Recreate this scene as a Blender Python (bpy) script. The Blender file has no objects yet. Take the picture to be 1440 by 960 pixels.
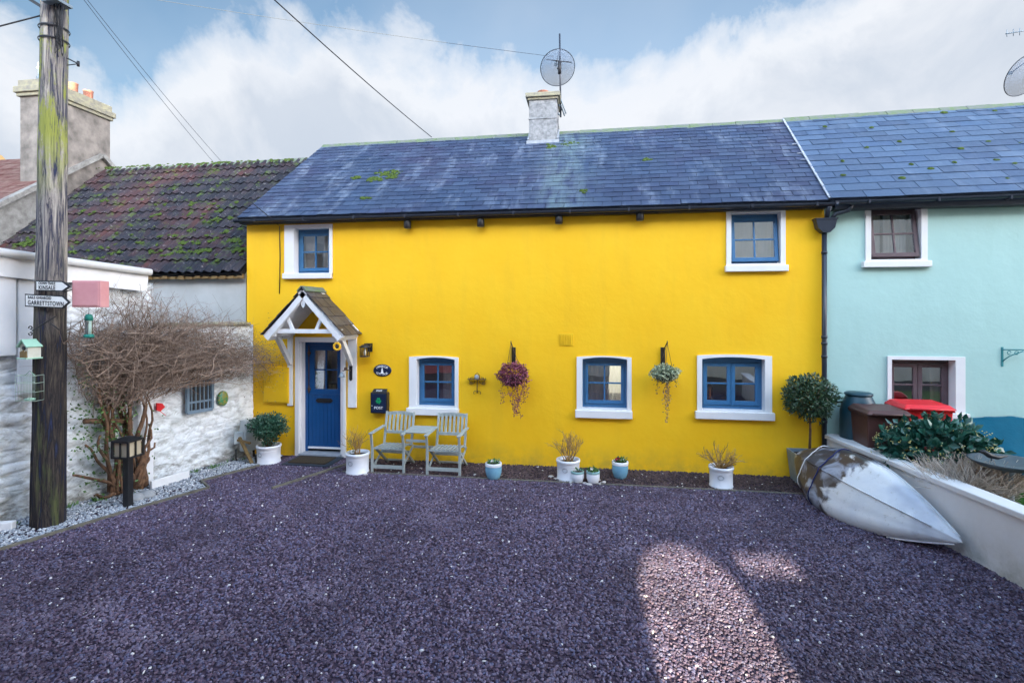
import bpy, math, random
from math import sin, cos, tan, atan, atan2, pi, radians, sqrt
from mathutils import Vector, Matrix, noise
random.seed(7)
R = random.Random(11)
SC = bpy.context.scene
COL = SC.collection
# ---------------------------------------------------------------- camera frame
TH = radians(8.6); F = 740.0; D = 8.8; H = 2.57; HY = 440.0
def W(px, py, Y=0.0):
    a = atan((px-720)/F)-TH
    x = tan(a)*(D+Y); d = (D+Y)*cos(TH)-x*sin(TH)
    return Vector((x, Y, H+(HY-py)*d/F))
def G(px, py, z=0.0):
    d = (H-z)*F/(py-HY); lat = (px-720)/F*d
    return Vector((-d*sin(TH)+lat*cos(TH), d*cos(TH)+lat*sin(TH)-D, z))
LA, LB = -6.1, 0.33
def WL(px, py, off=0.0):
    k = tan(atan((px-720)/F)-TH); a = LA+off
    y = (k*D-a)/(LB-k); x = k*(D+y)
    d = (D+y)*cos(TH)-x*sin(TH)
    return Vector((x, y, H+(HY-py)*d/F))
def wallx(y, off=0.0): return LA+off+LB*y
# ---------------------------------------------------------------- mesh builder
ORG = {}
class MB:
    def __init__(s): s.v=[]; s.f=[]; s.m=[]; s.sm=[]
    def add(s, vs, fs, m=0, sm=False):
        b=len(s.v); s.v += [Vector(v) for v in vs]
        for f in fs: s.f.append([b+i for i in f]); s.m.append(m); s.sm.append(sm)
        return s
    def box(s, a, b, m=0, M=None):
        x0,y0,z0=[min(a[i],b[i]) for i in range(3)]; x1,y1,z1=[max(a[i],b[i]) for i in range(3)]
        vs=[Vector(p) for p in ((x0,y0,z0),(x1,y0,z0),(x1,y1,z0),(x0,y1,z0),(x0,y0,z1),(x1,y0,z1),(x1,y1,z1),(x0,y1,z1))]
        if M is not None: vs=[M@v for v in vs]
        return s.add(vs, [(0,3,2,1),(4,5,6,7),(0,1,5,4),(1,2,6,5),(2,3,7,6),(3,0,4,7)], m)
    def bar(s, p, q, w, t, m=0, up=(0,0,1)):
        # rectangular bar from p to q, w across, t along the 'up-ish' axis
        p=Vector(p); q=Vector(q); d=(q-p).normalized(); u=Vector(up)
        if abs(d.dot(u))>.98: u=Vector((0,1,0))
        sx=d.cross(u).normalized(); sy=sx.cross(d).normalized()
        vs=[]
        for c in (p,q):
            for (i,j) in ((-1,-1),(1,-1),(1,1),(-1,1)): vs.append(c+sx*(w/2*i)+sy*(t/2*j))
        return s.add(vs, [(0,3,2,1),(4,5,6,7),(0,1,5,4),(1,2,6,5),(2,3,7,6),(3,0,4,7)], m)
    def tube(s, pts, r, seg=6, m=0, sm=True, cap=True):
        pts=[Vector(p) for p in pts]; n=len(pts)
        if not isinstance(r,(list,tuple)): r=[r]*n
        vs=[]; ref=None
        for i,p in enumerate(pts):
            d=(pts[min(i+1,n-1)]-pts[max(i-1,0)])
            d = d.normalized() if d.length>1e-9 else Vector((0,0,1))
            if ref is None:
                ref = Vector((0,0,1)) if abs(d.z)<.9 else Vector((1,0,0))
            a=(ref-d*ref.dot(d))
            a = a.normalized() if a.length>1e-6 else d.orthogonal().normalized()
            ref=a; b=d.cross(a)
            for k in range(seg):
                t=2*pi*k/seg; vs.append(p+(a*cos(t)+b*sin(t))*r[i])
        fs=[]
        for i in range(n-1):
            for k in range(seg):
                k2=(k+1)%seg; fs.append((i*seg+k,i*seg+k2,(i+1)*seg+k2,(i+1)*seg+k))
        s.add(vs,fs,m,sm)
        if cap:
            b=len(s.v)-len(vs)
            s.f.append([b+k for k in reversed(range(seg))]); s.m.append(m); s.sm.append(False)
            s.f.append([b+(n-1)*seg+k for k in range(seg)]); s.m.append(m); s.sm.append(False)
        return s
    def lathe(s, prof, c=(0,0,0), seg=32, m=0, sm=True, M=None, sx=1, sy=1):
        c=Vector(c); vs=[]
        for (r,z) in prof:
            for k in range(seg):
                t=2*pi*k/seg; v=Vector((r*cos(t)*sx,r*sin(t)*sy,z))
                if M is not None: v=M@v
                vs.append(c+v)
        fs=[]
        for i in range(len(prof)-1):
            for k in range(seg):
                k2=(k+1)%seg; fs.append((i*seg+k,i*seg+k2,(i+1)*seg+k2,(i+1)*seg+k))
        return s.add(vs,fs,m,sm)
    def leaf(s, p, d, n, L, w, m=0, bend=.25):
        d=d.normalized(); x=d.cross(n)
        x = x.normalized() if x.length>1e-5 else d.orthogonal().normalized()
        n=x.cross(d)
        a=p; b=p+d*L*.5+x*w*.5+n*L*.05; c=p+d*L-n*L*bend*.4; e=p+d*L*.5-x*w*.5+n*L*.05; mid=p+d*L*.5-n*L*.02
        return s.add([a,b,c,e,mid],[(0,1,4),(1,2,4),(2,3,4),(3,0,4)],m)
    def poly(s, pts, m=0):  # one n-gon
        return s.add(pts,[tuple(range(len(pts)))],m)
    def prism(s, pts, off, m=0):  # extruded n-gon
        n=len(pts); pts=[Vector(p) for p in pts]; off=Vector(off)
        vs=pts+[p+off for p in pts]
        fs=[tuple(range(n)),tuple(reversed(range(n,2*n)))]+[(i,n+i,n+(i+1)%n,(i+1)%n) for i in range(n)]
        return s.add(vs,fs,m)
    def build(s, name, mats, parent=None, bevel=0, org=None, fix=True):
        if not isinstance(mats,(list,tuple)): mats=[mats]
        if parent is not None: O=ORG[parent.name]
        elif org is not None: O=Vector(org)
        else:
            xs=[v.x for v in s.v]; ys=[v.y for v in s.v]; zs=[v.z for v in s.v]
            O=Vector(((min(xs)+max(xs))/2,(min(ys)+max(ys))/2,min(zs)))
        me=bpy.data.meshes.new(name)
        me.from_pydata([tuple(v-O) for v in s.v],[],s.f)
        for mt in mats: me.materials.append(mt)
        me.polygons.foreach_set('material_index', s.m)
        me.polygons.foreach_set('use_smooth', s.sm)
        me.update()
        if fix:
            import bmesh
            bm=bmesh.new(); bm.from_mesh(me); bmesh.ops.recalc_face_normals(bm, faces=bm.faces); bm.to_mesh(me); bm.free()
        o=bpy.data.objects.new(name,me); COL.objects.link(o)
        if parent is not None: o.parent=parent
        else: o.location=O
        ORG[o.name]=O
        if bevel:
            b=o.modifiers.new('bev','BEVEL'); b.width=bevel; b.segments=2; b.limit_method='ANGLE'; b.angle_limit=radians(40)
        return o
def tag(o, label=None, cat=None, group=None, kind=None):
    if label: o['label']=label
    if cat: o['category']=cat
    if group: o['group']=group
    if kind: o['kind']=kind
    return o
def thing(name, label, cat, loc=(0,0,0), group=None):
    o=bpy.data.objects.new(name,None); COL.objects.link(o); o.location=loc; o.empty_display_size=.2
    ORG[o.name]=Vector(loc)
    return tag(o,label,cat,group)
def copy_tree(o, parent=None):
    c=o.copy(); COL.objects.link(c); ORG[c.name]=ORG[o.name]
    if parent is not None: c.parent=parent
    for ch in [x for x in bpy.data.objects if x.parent==o]: copy_tree(ch,c)
    return c
def text_part(body, size, mat, parent, loc, rot=(pi/2,0,0), name='lettering', sx=1.0, depth=.001, align='CENTER'):
    cu=bpy.data.curves.new(name,'FONT'); cu.body=body; cu.size=size; cu.align_x=align; cu.align_y='CENTER'; cu.extrude=depth
    t=bpy.data.objects.new(name+'_tmp',cu); COL.objects.link(t)
    dg=bpy.context.evaluated_depsgraph_get(); me=bpy.data.meshes.new_from_object(t.evaluated_get(dg))
    bpy.data.objects.remove(t)
    M=Matrix.Translation(Vector(loc)-ORG[parent.name])@(Matrix.Rotation(rot[2],4,'Z')@Matrix.Rotation(rot[1],4,'Y')@Matrix.Rotation(rot[0],4,'X'))@Matrix.Diagonal((sx,1,1,1))
    me.transform(M); me.materials.clear(); me.materials.append(mat)
    o=bpy.data.objects.new(name,me); COL.objects.link(o); o.parent=parent; ORG[o.name]=ORG[parent.name]
    return o
# ---------------------------------------------------------------- materials
class N:
    def __init__(s, name):
        s.mat=bpy.data.materials.new(name); s.mat.use_nodes=True; s.nt=s.mat.node_tree; s.b=s.nt.nodes['Principled BSDF']
        s.tc=None
    def n(s,t,**k):
        x=s.nt.nodes.new(t)
        for a,v in k.items(): setattr(x,a,v)
        return x
    def l(s,a,b): s.nt.links.new(a,b)
    def co(s,kind='Object'):
        if s.tc is None: s.tc=s.n('ShaderNodeTexCoord')
        return s.tc.outputs[kind]
    def mapped(s,scale=(1,1,1),rot=(0,0,0)):
        m=s.n('ShaderNodeMapping'); m.inputs['Scale'].default_value=scale; m.inputs['Rotation'].default_value=rot
        s.l(s.co(),m.inputs[0]); return m.outputs[0]
    def noise(s,scale,detail=4,rough=.55,vec=None,dist=0):
        x=s.n('ShaderNodeTexNoise'); x.inputs['Scale'].default_value=scale; x.inputs['Detail'].default_value=detail
        x.inputs['Roughness'].default_value=rough; x.inputs['Distortion'].default_value=dist
        s.l(vec if vec is not None else s.co(), x.inputs['Vector']); return x.outputs[0]
    def ramp(s,fac,stops):
        x=s.n('ShaderNodeValToRGB'); e=x.color_ramp.elements
        while len(e)>1: e.remove(e[-1])
        e[0].position=stops[0][0]; e[0].color=c4(stops[0][1])
        for p,c in stops[1:]:
            k=e.new(p); k.color=c4(c)
        s.l(fac,x.inputs[0]); return x.outputs[0]
    def mix(s,f,a,b,mode='MIX'):
        x=s.n('ShaderNodeMix',data_type='RGBA',blend_type=mode)
        for i,v in ((0,f),(6,a),(7,b)):
            if hasattr(v,'is_output'): s.l(v,x.inputs[i])
            elif i==0: x.inputs[0].default_value=v
            else: x.inputs[i].default_value=c4(v)
        return x.outputs[2]
    def math(s,op,a,b=0,c=0,clamp=False):
        x=s.n('ShaderNodeMath',operation=op,use_clamp=clamp)
        for i,v in enumerate((a,b,c)):
            if hasattr(v,'is_output'): s.l(v,x.inputs[i])
            else: x.inputs[i].default_value=v
        return x.outputs[0]
    def bump(s,h,strength=.3,dist=.01,prev=None):
        x=s.n('ShaderNodeBump'); x.inputs['Strength'].default_value=strength; x.inputs['Distance'].default_value=dist
        s.l(h,x.inputs['Height'])
        if prev is not None: s.l(prev,x.inputs['Normal'])
        return x.outputs[0]
    def island(s): return s.n('ShaderNodeNewGeometry').outputs['Random Per Island']
    def xyz(s,vec=None):
        x=s.n('ShaderNodeSeparateXYZ'); s.l(vec if vec is not None else s.co(),x.inputs[0]); return x.outputs
    def out(s,col=None,rough=None,normal=None,spec=None,metal=None):
        for k,v in (('Base Color',col),('Roughness',rough),('Normal',normal),('Specular IOR Level',spec),('Metallic',metal)):
            if v is None: continue
            if hasattr(v,'is_output'): s.l(v,s.b.inputs[k])
            else: s.b.inputs[k].default_value = c4(v) if k=='Base Color' else v
        return s.mat
def c4(c):
    if isinstance(c,(int,float)): return (c,c,c,1)
    return tuple(c)+(1,) if len(c)==3 else tuple(c)
def simple(name, c1, c2=None, scale=6, rough=.6, bump=.15, bs=60, metal=0, spec=.4, dist=.003, island=False):
    m=N(name); col=c1
    if c2 is not None:
        f=m.island() if island else m.noise(scale,5,.6)
        if island: col=m.mix(f,c1,c2)
        else: col=m.ramp(f,[(.3,c1),(.7,c2)])
    nrm=m.bump(m.noise(bs,4,.6),bump,dist) if bump else None
    return m.out(col,rough,nrm,spec,metal)
MT={}
def plaster(name,c1,c2,dirt=(.25,.24,.12),dirtamt=.5):
    m=N(name); big=m.noise(.9,5,.62); fine=m.noise(26,4,.6)
    st=m.noise(2.0,5,.6,m.mapped((2,2,.35)))
    col=m.ramp(big,[(.3,c1),(.7,c2)])
    col=m.mix(m.math('MULTIPLY',m.ramp(st,[(.50,0),(.72,1)]),.08),col,dirt)
    z=m.xyz()[2]
    low=m.math('SUBTRACT',1,m.math('DIVIDE',z,.42),clamp=True)
    lowm=m.math('MULTIPLY',low,m.ramp(m.noise(3.5,5,.7),[(.38,0),(.75,1)]))
    col=m.mix(m.math('MULTIPLY',lowm,dirtamt),col,dirt)
    b=m.bump(big,.4,.05); b=m.bump(m.noise(6,4,.6),.09,.010,b); b=m.bump(fine,.14,.005,b); b=m.bump(m.noise(120,3,.6),.2,.0015,b)
    return m.out(col,.62,b,.3)
MT['yellow']=plaster('yellow_render',(.84,.465,.006),(.87,.525,.014),(.34,.25,.05),.75)
MT['teal']=plaster('teal_render',(.36,.55,.52),(.39,.59,.555),(.2,.35,.3),.4)
MT['grey_render']=plaster('grey_render',(.36,.37,.36),(.50,.52,.52),(.2,.19,.17),.6)
MT['wall_white']=plaster('white_wall_render',(.64,.65,.66),(.76,.76,.77),(.24,.25,.20),1.0)
MT['white']=simple('white_paint',(.74,.74,.74),(.69,.69,.70),4,.45,.1,30)
MT['whitewood']=simple('white_timber_paint',(.78,.79,.80),(.68,.70,.71),8,.5,.25,40)
MT['blue']=simple('blue_paint',(.030,.125,.265),(.038,.145,.30),3,.38,.1,40)
MT['doorblue']=simple('door_blue_paint',(.003,.060,.195),(.005,.070,.22),3,.4,.08,40)
MT['brownframe']=simple('brown_window_timber',(.075,.05,.06),(.11,.075,.085),5,.45,.2,40)
MT['black']=simple('black_metal',(.012,.013,.016),(.02,.021,.024),10,.4,.15,80)
MT['gutter']=simple('black_gutter_plastic',(.018,.024,.038),(.03,.038,.055),4,.3,.1,30)
MT['rust']=simple('rusty_iron',(.05,.03,.02),(.10,.06,.04),30,.7,.3,120)
MT['interior']=simple('interior_plaster',(.42,.37,.33),(.5,.45,.4),2,.8,.05,20)
MT['curtain']=simple('curtain_cloth',(.88,.87,.84),(.80,.80,.78),20,.85,.2,60)
MT['terracotta']=simple('terracotta',(.30,.12,.08),(.38,.17,.11),12,.8,.3,60)
MT['lead']=simple('lead_flashing',(.22,.25,.29),(.34,.37,.41),14,.5,.3,40)
MT['mortar']=simple('mortar_strip',(.20,.23,.29),(.42,.45,.50),18,.85,.5,60)
MT['mossridge']=simple('mossy_ridge_tile',(.14,.15,.16),(.10,.16,.06),9,.9,.6,50,dist=.01)
MT['moss']=simple('moss',(.025,.05,.008),(.075,.12,.015),40,.95,.8,150,dist=.01)
MT['potwhite']=simple('white_glazed_clay',(.78,.80,.84),(.70,.73,.78),6,.35,.12,50,spec=.5)
MT['potblue']=simple('blue_glazed_clay',(.16,.36,.50),(.20,.42,.56),8,.25,.1,50,spec=.6)
MT['soil']=simple('soil',(.02,.014,.01),(.05,.035,.025),40,.95,.8,90,dist=.01)
MT['sage']=simple('sage_grey_painted_wood',(.37,.41,.40),(.27,.31,.30),12,.6,.3,60)
MT['twig']=simple('twig_bark',(.10,.066,.05),(.33,.245,.19),3,.85,0,island=True)
MT['twigtan']=simple('tan_twig',(.24,.13,.045),(.40,.26,.10),3,.85,0,island=True)
MT['bark']=simple('trunk_bark',(.06,.035,.024),(.22,.12,.065),14,.85,.7,60,dist=.01)
MT['drystalk']=simple('dry_stalk',(.36,.30,.25),(.56,.49,.42),3,.9,0,island=True)
MT['zinc']=simple('grey_zinc',(.14,.19,.23),(.24,.30,.35),6,.45,.15,30,metal=.2)
MT['bin']=simple('brown_bin_plastic',(.065,.028,.025),(.09,.04,.035),3,.42,.15,80)
MT['orangebin']=simple('ochre_bin_side',(.25,.12,.02),(.32,.15,.03),3,.45,.15,80)
MT['red']=simple('red_plastic',(.62,.012,.02),(.72,.02,.03),3,.35,.05,60)
MT['butt']=simple('water_butt_plastic',(.008,.04,.06),(.012,.055,.08),5,.35,.1,60)
MT['tarp']=simple('teal_tarpaulin',(.001,.075,.125),(.003,.095,.155),4,.75,.4,25,dist=.01,spec=.12)
MT['pink']=simple('pink_painted_metal',(.60,.27,.29),(.66,.33,.34),7,.5,.1,50)
MT['signwhite']=simple('sign_white',(.80,.82,.80),(.74,.77,.74),15,.4,.05,60)
MT['signblack']=simple('sign_black_paint',(.02,.025,.03),None,5,.5,0)
MT['green_feeder']=simple('green_feeder_plastic',(.01,.18,.14),(.015,.22,.17),5,.35,.05,40)
MT['mint']=simple('mint_painted_wood',(.28,.50,.38),(.34,.56,.43),6,.55,.2,50)
MT['palewood']=simple('pale_wood',(.50,.50,.42),(.62,.62,.55),9,.7,.3,50)
MT['stick']=simple('brown_bark_strip',(.16,.10,.04),(.28,.19,.08),20,.8,.3,60)
MT['timberedge']=simple('weathered_edging_timber',(.09,.085,.07),(.17,.16,.13),12,.85,.5,60)
MT['meter']=simple('grey_meter_plastic',(.46,.52,.54),(.52,.58,.60),5,.5,.05,40)
MT['navy']=simple('navy_enamel',(.008,.018,.05),None,5,.3,.02)
MT['plainwhite']=simple('white_enamel',(.85,.87,.88),None,5,.4,0)
MT['shamrock']=simple('shamrock_green',(.01,.36,.12),None,5,.4,0)
MT['yellowmeter']=simple('yellow_door_paint',(.78,.48,.006),(.72,.43,.005),4,.5,.05,40)
MT['ring']=simple('yellow_ring',(.85,.50,.03),(.75,.42,.02),20,.6,.2,80)
MT['mat']=simple('door_mat_coir',(.03,.022,.012),(.06,.04,.02),80,.95,.8,150,dist=.005)
MT['matedge']=simple('door_mat_rubber',(.02,.03,.045),None,5,.7,.2)
MT['copper']=simple('brass_copper',(.45,.15,.04),None,5,.25,.05,40,metal=.7)
MT['rope_w']=simple('white_cord',(.6,.6,.6),None,5,.8,.2)
MT['rope_b']=simple('navy_cord',(.01,.02,.12),None,5,.7,.2)
MT['cable']=simple('black_cable',(.015,.016,.02),None,5,.5,0)
MT['pebble']=simple('round_pebble',(.30,.29,.30),(.55,.53,.50),6,.7,.15,60,island=True)
MT['rock']=simple('grey_rock',(.24,.26,.28),(.40,.42,.43),7,.8,.4,40)
MT['chim']=simple('pebbledash_grey',(.15,.16,.17),(.34,.35,.36),14,.9,.9,70,dist=.012)
MT['chimbrown']=simple('weathered_render',(.11,.10,.09),(.30,.27,.24),3.4,.9,.5,35,dist=.01)
MT['stonecap']=simple('lichened_stone_cap',(.20,.19,.17),(.36,.34,.22),9,.9,.7,50,dist=.01)
MT['asphalt']=simple('asphalt',(.05,.05,.052),(.06,.06,.06),30,.9,.5,200)
MT['lawnsoil']=simple('lawn_soil',(.03,.07,.015),(.05,.10,.02),12,.95,.5,60)
MT['wire']=simple('pale_wire',(.4,.5,.42),None,5,.4,0,metal=.4)
MT['lampglass']=simple('frosted_lamp_glass',(.42,.36,.26),(.5,.44,.32),4,.3,.05)
MT['bulb']=simple('white_bulb',(.7,.68,.6),None,4,.25,0)
def leafm(name,c1,c2,rough=.4,spec=.5):
    m=N(name); return m.out(m.mix(m.island(),c1,c2),rough,None,spec)
MT['bay']=leafm('bay_leaf',(.018,.05,.03),(.055,.11,.05),.35)
MT['box']=leafm('boxwood_leaf',(.018,.07,.04),(.05,.14,.09),.4)
MT['laurel']=leafm('glossy_shrub_leaf',(.010,.065,.05),(.03,.13,.085),.28,.6)
MT['berry']=leafm('yellow_bud',(.5,.45,.12),(.62,.55,.25),.5)
MT['purpleleaf']=leafm('purple_leaf',(.13,.018,.045),(.26,.06,.11),.5)
MT['varieg']=leafm('variegated_leaf',(.10,.16,.10),(.55,.60,.40),.5)
MT['darkleaf']=leafm('dark_leaf',(.02,.03,.05),(.05,.08,.09),.5)
MT['ivy']=leafm('green_leaf',(.03,.10,.02),(.10,.22,.05),.45)
MT['grass']=leafm('grass_blade',(.02,.12,.01),(.07,.25,.03),.6)
MT['dryleaf']=leafm('dried_leaf',(.16,.10,.06),(.28,.18,.10),.7)
MT['petalr']=leafm('red_petal',(.5,.01,.05),(.65,.02,.10),.5)
MT['petalw']=leafm('white_petal',(.75,.75,.68),(.85,.85,.8),.5)
# glass: mirror-like coat over clear
def glass(name='window_glass',k=.36,tint=(1,1,1),rough=.0):
    m=N(name); nt=m.nt; nt.nodes.remove(m.b)
    fr=m.n('ShaderNodeFresnel'); fr.inputs[0].default_value=1.5
    nz=m.bump(m.noise(2.2,2,.5),.06,.02)
    f=m.math('ADD',m.math('MULTIPLY',fr.outputs[0],1.3),k,clamp=True)
    g=m.n('ShaderNodeBsdfGlossy'); g.inputs['Roughness'].default_value=rough; g.inputs['Color'].default_value=(.9,.95,1,1); m.l(nz,g.inputs['Normal'])
    t=m.n('ShaderNodeBsdfTransparent'); t.inputs[0].default_value=c4(tint)
    mx=m.n('ShaderNodeMixShader'); m.l(f,mx.inputs[0]); m.l(t.outputs[0],mx.inputs[1]); m.l(g.outputs[0],mx.inputs[2])
    m.l(mx.outputs[0],nt.nodes['Material Output'].inputs[0]); return m.mat
MT['glass']=glass()
MT['glassbright']=glass('sky_reflecting_glass',.60)
MT['clear']=glass('clear_plastic',.08,(.8,.95,.9))
def meshdish():
    m=N('perforated_dish_metal'); nt=m.nt
    m.out((.16,.21,.30),.5)
    t=m.n('ShaderNodeBsdfTransparent'); mx=m.n('ShaderNodeMixShader')
    v=m.n('ShaderNodeTexVoronoi'); v.inputs['Scale'].default_value=70; m.l(m.co(),v.inputs['Vector'])
    mx.inputs[0].default_value=.5; m.l(t.outputs[0],mx.inputs[1]); m.l(m.b.outputs[0],mx.inputs[2])
    m.l(mx.outputs[0],nt.nodes['Material Output'].inputs[0]); return m.mat
MT['dish']=meshdish()
# slates
def slate(name,ca,cb,cc,streak=.5,stain=None):
    m=N(name); isl=m.island()
    big=m.noise(.55,3,.6); col=m.mix(m.ramp(big,[(.38,0),(.62,1)]),ca,cb)
    col=m.mix(m.ramp(isl,[(.0,0),(1,.55)]),col,cc)
    iv=m.math('FRACT',m.math('MULTIPLY',isl,37.7)); col=m.mix(m.math('MULTIPLY',iv,.38),col,(.015,.02,.045))
    if stain is not None:
        X=m.math('DIVIDE',m.math('SUBTRACT',m.xyz()[0],stain),.42); g_=m.math('POWER',2.718,m.math('MULTIPLY',m.math('MULTIPLY',X,X),-1)); g_=m.math('MULTIPLY',g_,m.ramp(m.noise(2.2,6,.7,m.mapped((3.2,.6,.6))),[(.40,0),(.62,1)])); col=m.mix(m.math('MULTIPLY',g_,.55),col,(.17,.25,.25))
    st=m.noise(1.3,6,.72,m.mapped((2.2,.45,.45)))
    bl=m.noise(9,6,.7)
    f=m.math('MULTIPLY',m.ramp(st,[(.52,0),(.74,1)]),m.ramp(bl,[(.36,0),(.62,1)]))
    col=m.mix(m.math('MULTIPLY',f,streak),col,(.42,.50,.60))
    sp=m.noise(26,5,.8); col=m.mix(m.math('MULTIPLY',m.ramp(sp,[(.66,0),(.72,1)]),.6),col,(.5,.55,.6))
    r=m.ramp(bl,[(.3,.34),(.7,.6)])
    b=m.bump(m.noise(30,5,.6),.3,.004)
    return m.out(col,r,b,.55)
MT['slate']=slate('purple_blue_slate',(.042,.047,.098),(.028,.05,.105),(.065,.10,.165),.5,5.75)
MT['slate2']=slate('blue_grey_slate',(.055,.095,.175),(.042,.08,.15),(.09,.14,.215),.25)
MT['porchslate']=slate('porch_slate',(.035,.032,.036),(.055,.045,.048),(.07,.07,.08),.25)
def tilemat():
    m=N('weathered_clay_tile'); isl=m.island()
    big=m.noise(.5,4,.65)
    col=m.mix(m.ramp(big,[(.44,0),(.60,1)]),(.016,.018,.027),(.085,.034,.031))
    col=m.mix(m.ramp(isl,[(.2,0),(1,.6)]),col,(.045,.04,.05))
    col=m.mix(m.ramp(m.noise(14,6,.75),[(.58,0),(.68,.6)]),col,(.32,.30,.30))
    x=m.xyz()[0]
    g=m.math('MULTIPLY',m.ramp(m.noise(3.2,6,.75),[(.54,0),(.63,1)]),m.ramp(m.noise(20,4,.7),[(.35,0),(.6,1)]))
    col=m.mix(g,col,(.07,.115,.02))
    return m.out(col,.85,m.bump(m.noise(40,5,.7),.6,.008),.3)
MT['tile']=tilemat()
MT['gable']=simple('lichened_roughcast',(.17,.165,.155),(.34,.34,.32),7,.95,.9,25,dist=.03)
MT['redtile']=simple('rusty_red_tile',(.09,.022,.016),(.20,.13,.11),5,.85,.5,40)
def stonewall():
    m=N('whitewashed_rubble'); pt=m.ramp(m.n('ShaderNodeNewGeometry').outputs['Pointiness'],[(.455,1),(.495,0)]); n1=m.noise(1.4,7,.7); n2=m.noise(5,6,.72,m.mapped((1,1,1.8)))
    v=m.n('ShaderNodeTexVoronoi',feature='DISTANCE_TO_EDGE'); v.inputs['Scale'].default_value=3.4; v.inputs['Randomness'].default_value=1
    w=m.n('ShaderNodeMix',data_type='VECTOR'); w.inputs[0].default_value=.12
    nz=m.n('ShaderNodeTexNoise'); nz.inputs['Scale'].default_value=3; m.l(m.co(),nz.inputs[0])
    m.l(m.mapped((1,1,2.1)),w.inputs[4]); m.l(nz.outputs[1],w.inputs[5]); m.l(w.outputs[1],v.inputs['Vector'])
    h=m.ramp(v.outputs['Distance'],[(0,0),(.16,1)])
    xs=m.xyz(); y=xs[1]
    left=m.math('DIVIDE',m.math('SUBTRACT',-1.2,y),3.2,clamp=True)   # flaking grows towards the older end
    fl=m.ramp(n2,[(.50,0),(.58,1)])
    amt=m.math('MULTIPLY',fl,m.math('ADD',.30,m.math('MULTIPLY',left,.70)))
    col=m.mix(m.ramp(n1,[(.3,0),(.7,1)]),(.76,.83,.88),(.88,.90,.91))
    col=m.mix(amt,col,(.20,.20,.20))
    z=xs[2]
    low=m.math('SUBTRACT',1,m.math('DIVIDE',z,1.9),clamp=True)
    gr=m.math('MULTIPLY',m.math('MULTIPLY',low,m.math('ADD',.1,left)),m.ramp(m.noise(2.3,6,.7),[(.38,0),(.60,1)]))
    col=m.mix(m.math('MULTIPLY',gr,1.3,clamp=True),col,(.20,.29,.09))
    v2=m.n('ShaderNodeTexVoronoi'); v2.inputs['Scale'].default_value=3.4; m.l(w.outputs[1],v2.inputs['Vector']); bw=m.n('ShaderNodeRGBToBW'); m.l(v2.outputs['Color'],bw.inputs[0])
    ex_=m.math('MULTIPLY',m.ramp(bw.outputs[0],[(.55,0),(.60,1)]),m.math('MULTIPLY',m.math('MULTIPLY',left,m.math('SUBTRACT',1,m.math('DIVIDE',z,1.3),clamp=True)),2.2,clamp=True)); col=m.mix(m.math('MULTIPLY',ex_,.8),col,(.16,.165,.17))
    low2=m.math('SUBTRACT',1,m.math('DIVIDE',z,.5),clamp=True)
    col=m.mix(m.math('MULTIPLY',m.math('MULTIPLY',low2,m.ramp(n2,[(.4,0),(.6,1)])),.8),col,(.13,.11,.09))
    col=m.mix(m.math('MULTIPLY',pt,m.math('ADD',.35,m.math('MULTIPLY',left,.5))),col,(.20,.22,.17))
    fk=m.noise(9,6,.72,m.mapped((1,.8,2.4)),.5); fkm=m.math('MULTIPLY',m.ramp(fk,[(.585,0),(.625,1)]),m.math('ADD',.35,m.math('MULTIPLY',left,.65))); col=m.mix(m.math('MULTIPLY',fkm,.85),col,(.09,.10,.10))
    fk2=m.ramp(m.noise(4.5,6,.7,m.mapped((1,.7,1.6))),[(.58,0),(.66,1)]); col=m.mix(m.math('MULTIPLY',m.math('MULTIPLY',fk2,left),.75),col,(.30,.36,.12))
    cr=m.math('MULTIPLY',m.math('MULTIPLY',m.math('SUBTRACT',1,h),m.ramp(m.noise(2.6,5,.7),[(.40,0),(.62,.9)])),m.math('ADD',.3,m.math('MULTIPLY',left,.7)))
    col=m.mix(cr,col,(.16,.16,.14))
    b=m.bump(h,.45,.02); b=m.bump(n2,.5,.018,b); b=m.bump(m.noise(40,4,.6),.3,.004,b)
    return m.out(col,.85,b,.2)
MT['stone']=stonewall()
MT['smoothwash']=simple('smooth_whitewash',(.72,.76,.80),(.80,.82,.85),3,.75,.3,14,dist=.01)
def polemat():
    m=N('weathered_pole_wood'); lv=m.mapped((9,9,.55)); g=m.noise(2.4,7,.75,lv,1.2)
    z=m.xyz()[2]
    up=m.math('DIVIDE',m.math('SUBTRACT',z,2.2),1.3,clamp=True)
    dark=m.ramp(g,[(.36,(.004,.005,.008)),(.50,(.025,.022,.024)),(.62,(.085,.07,.055)),(.74,(.17,.145,.11))])
    pale=m.ramp(g,[(.38,(.035,.035,.05)),(.47,(.16,.15,.15)),(.56,(.36,.33,.30)),(.68,(.60,.56,.47))])
    col=m.mix(up,dark,pale)
    li=m.math('MULTIPLY',m.ramp(m.noise(1.1,7,.75,m.mapped((5,5,1.1))),[(.49,0),(.55,1)]),m.math('DIVIDE',m.math('SUBTRACT',z,3.9),.8,clamp=True))
    col=m.mix(m.math('MULTIPLY',li,.9),col,(.30,.33,.06))
    col=m.mix(m.math('MULTIPLY',m.ramp(g,[(.36,1),(.46,0)]),.9),col,(.03,.04,.09))
    li2=m.math('MULTIPLY',m.ramp(m.noise(1.6,6,.7,m.mapped((5,5,.5))),[(.56,0),(.68,1)]),.6)
    col=m.mix(li2,col,(.12,.15,.05))
    return m.out(col,.85,m.bump(m.noise(3.5,6,.7,lv,1),.9,.02),.2)
MT['pole']=polemat()
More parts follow.
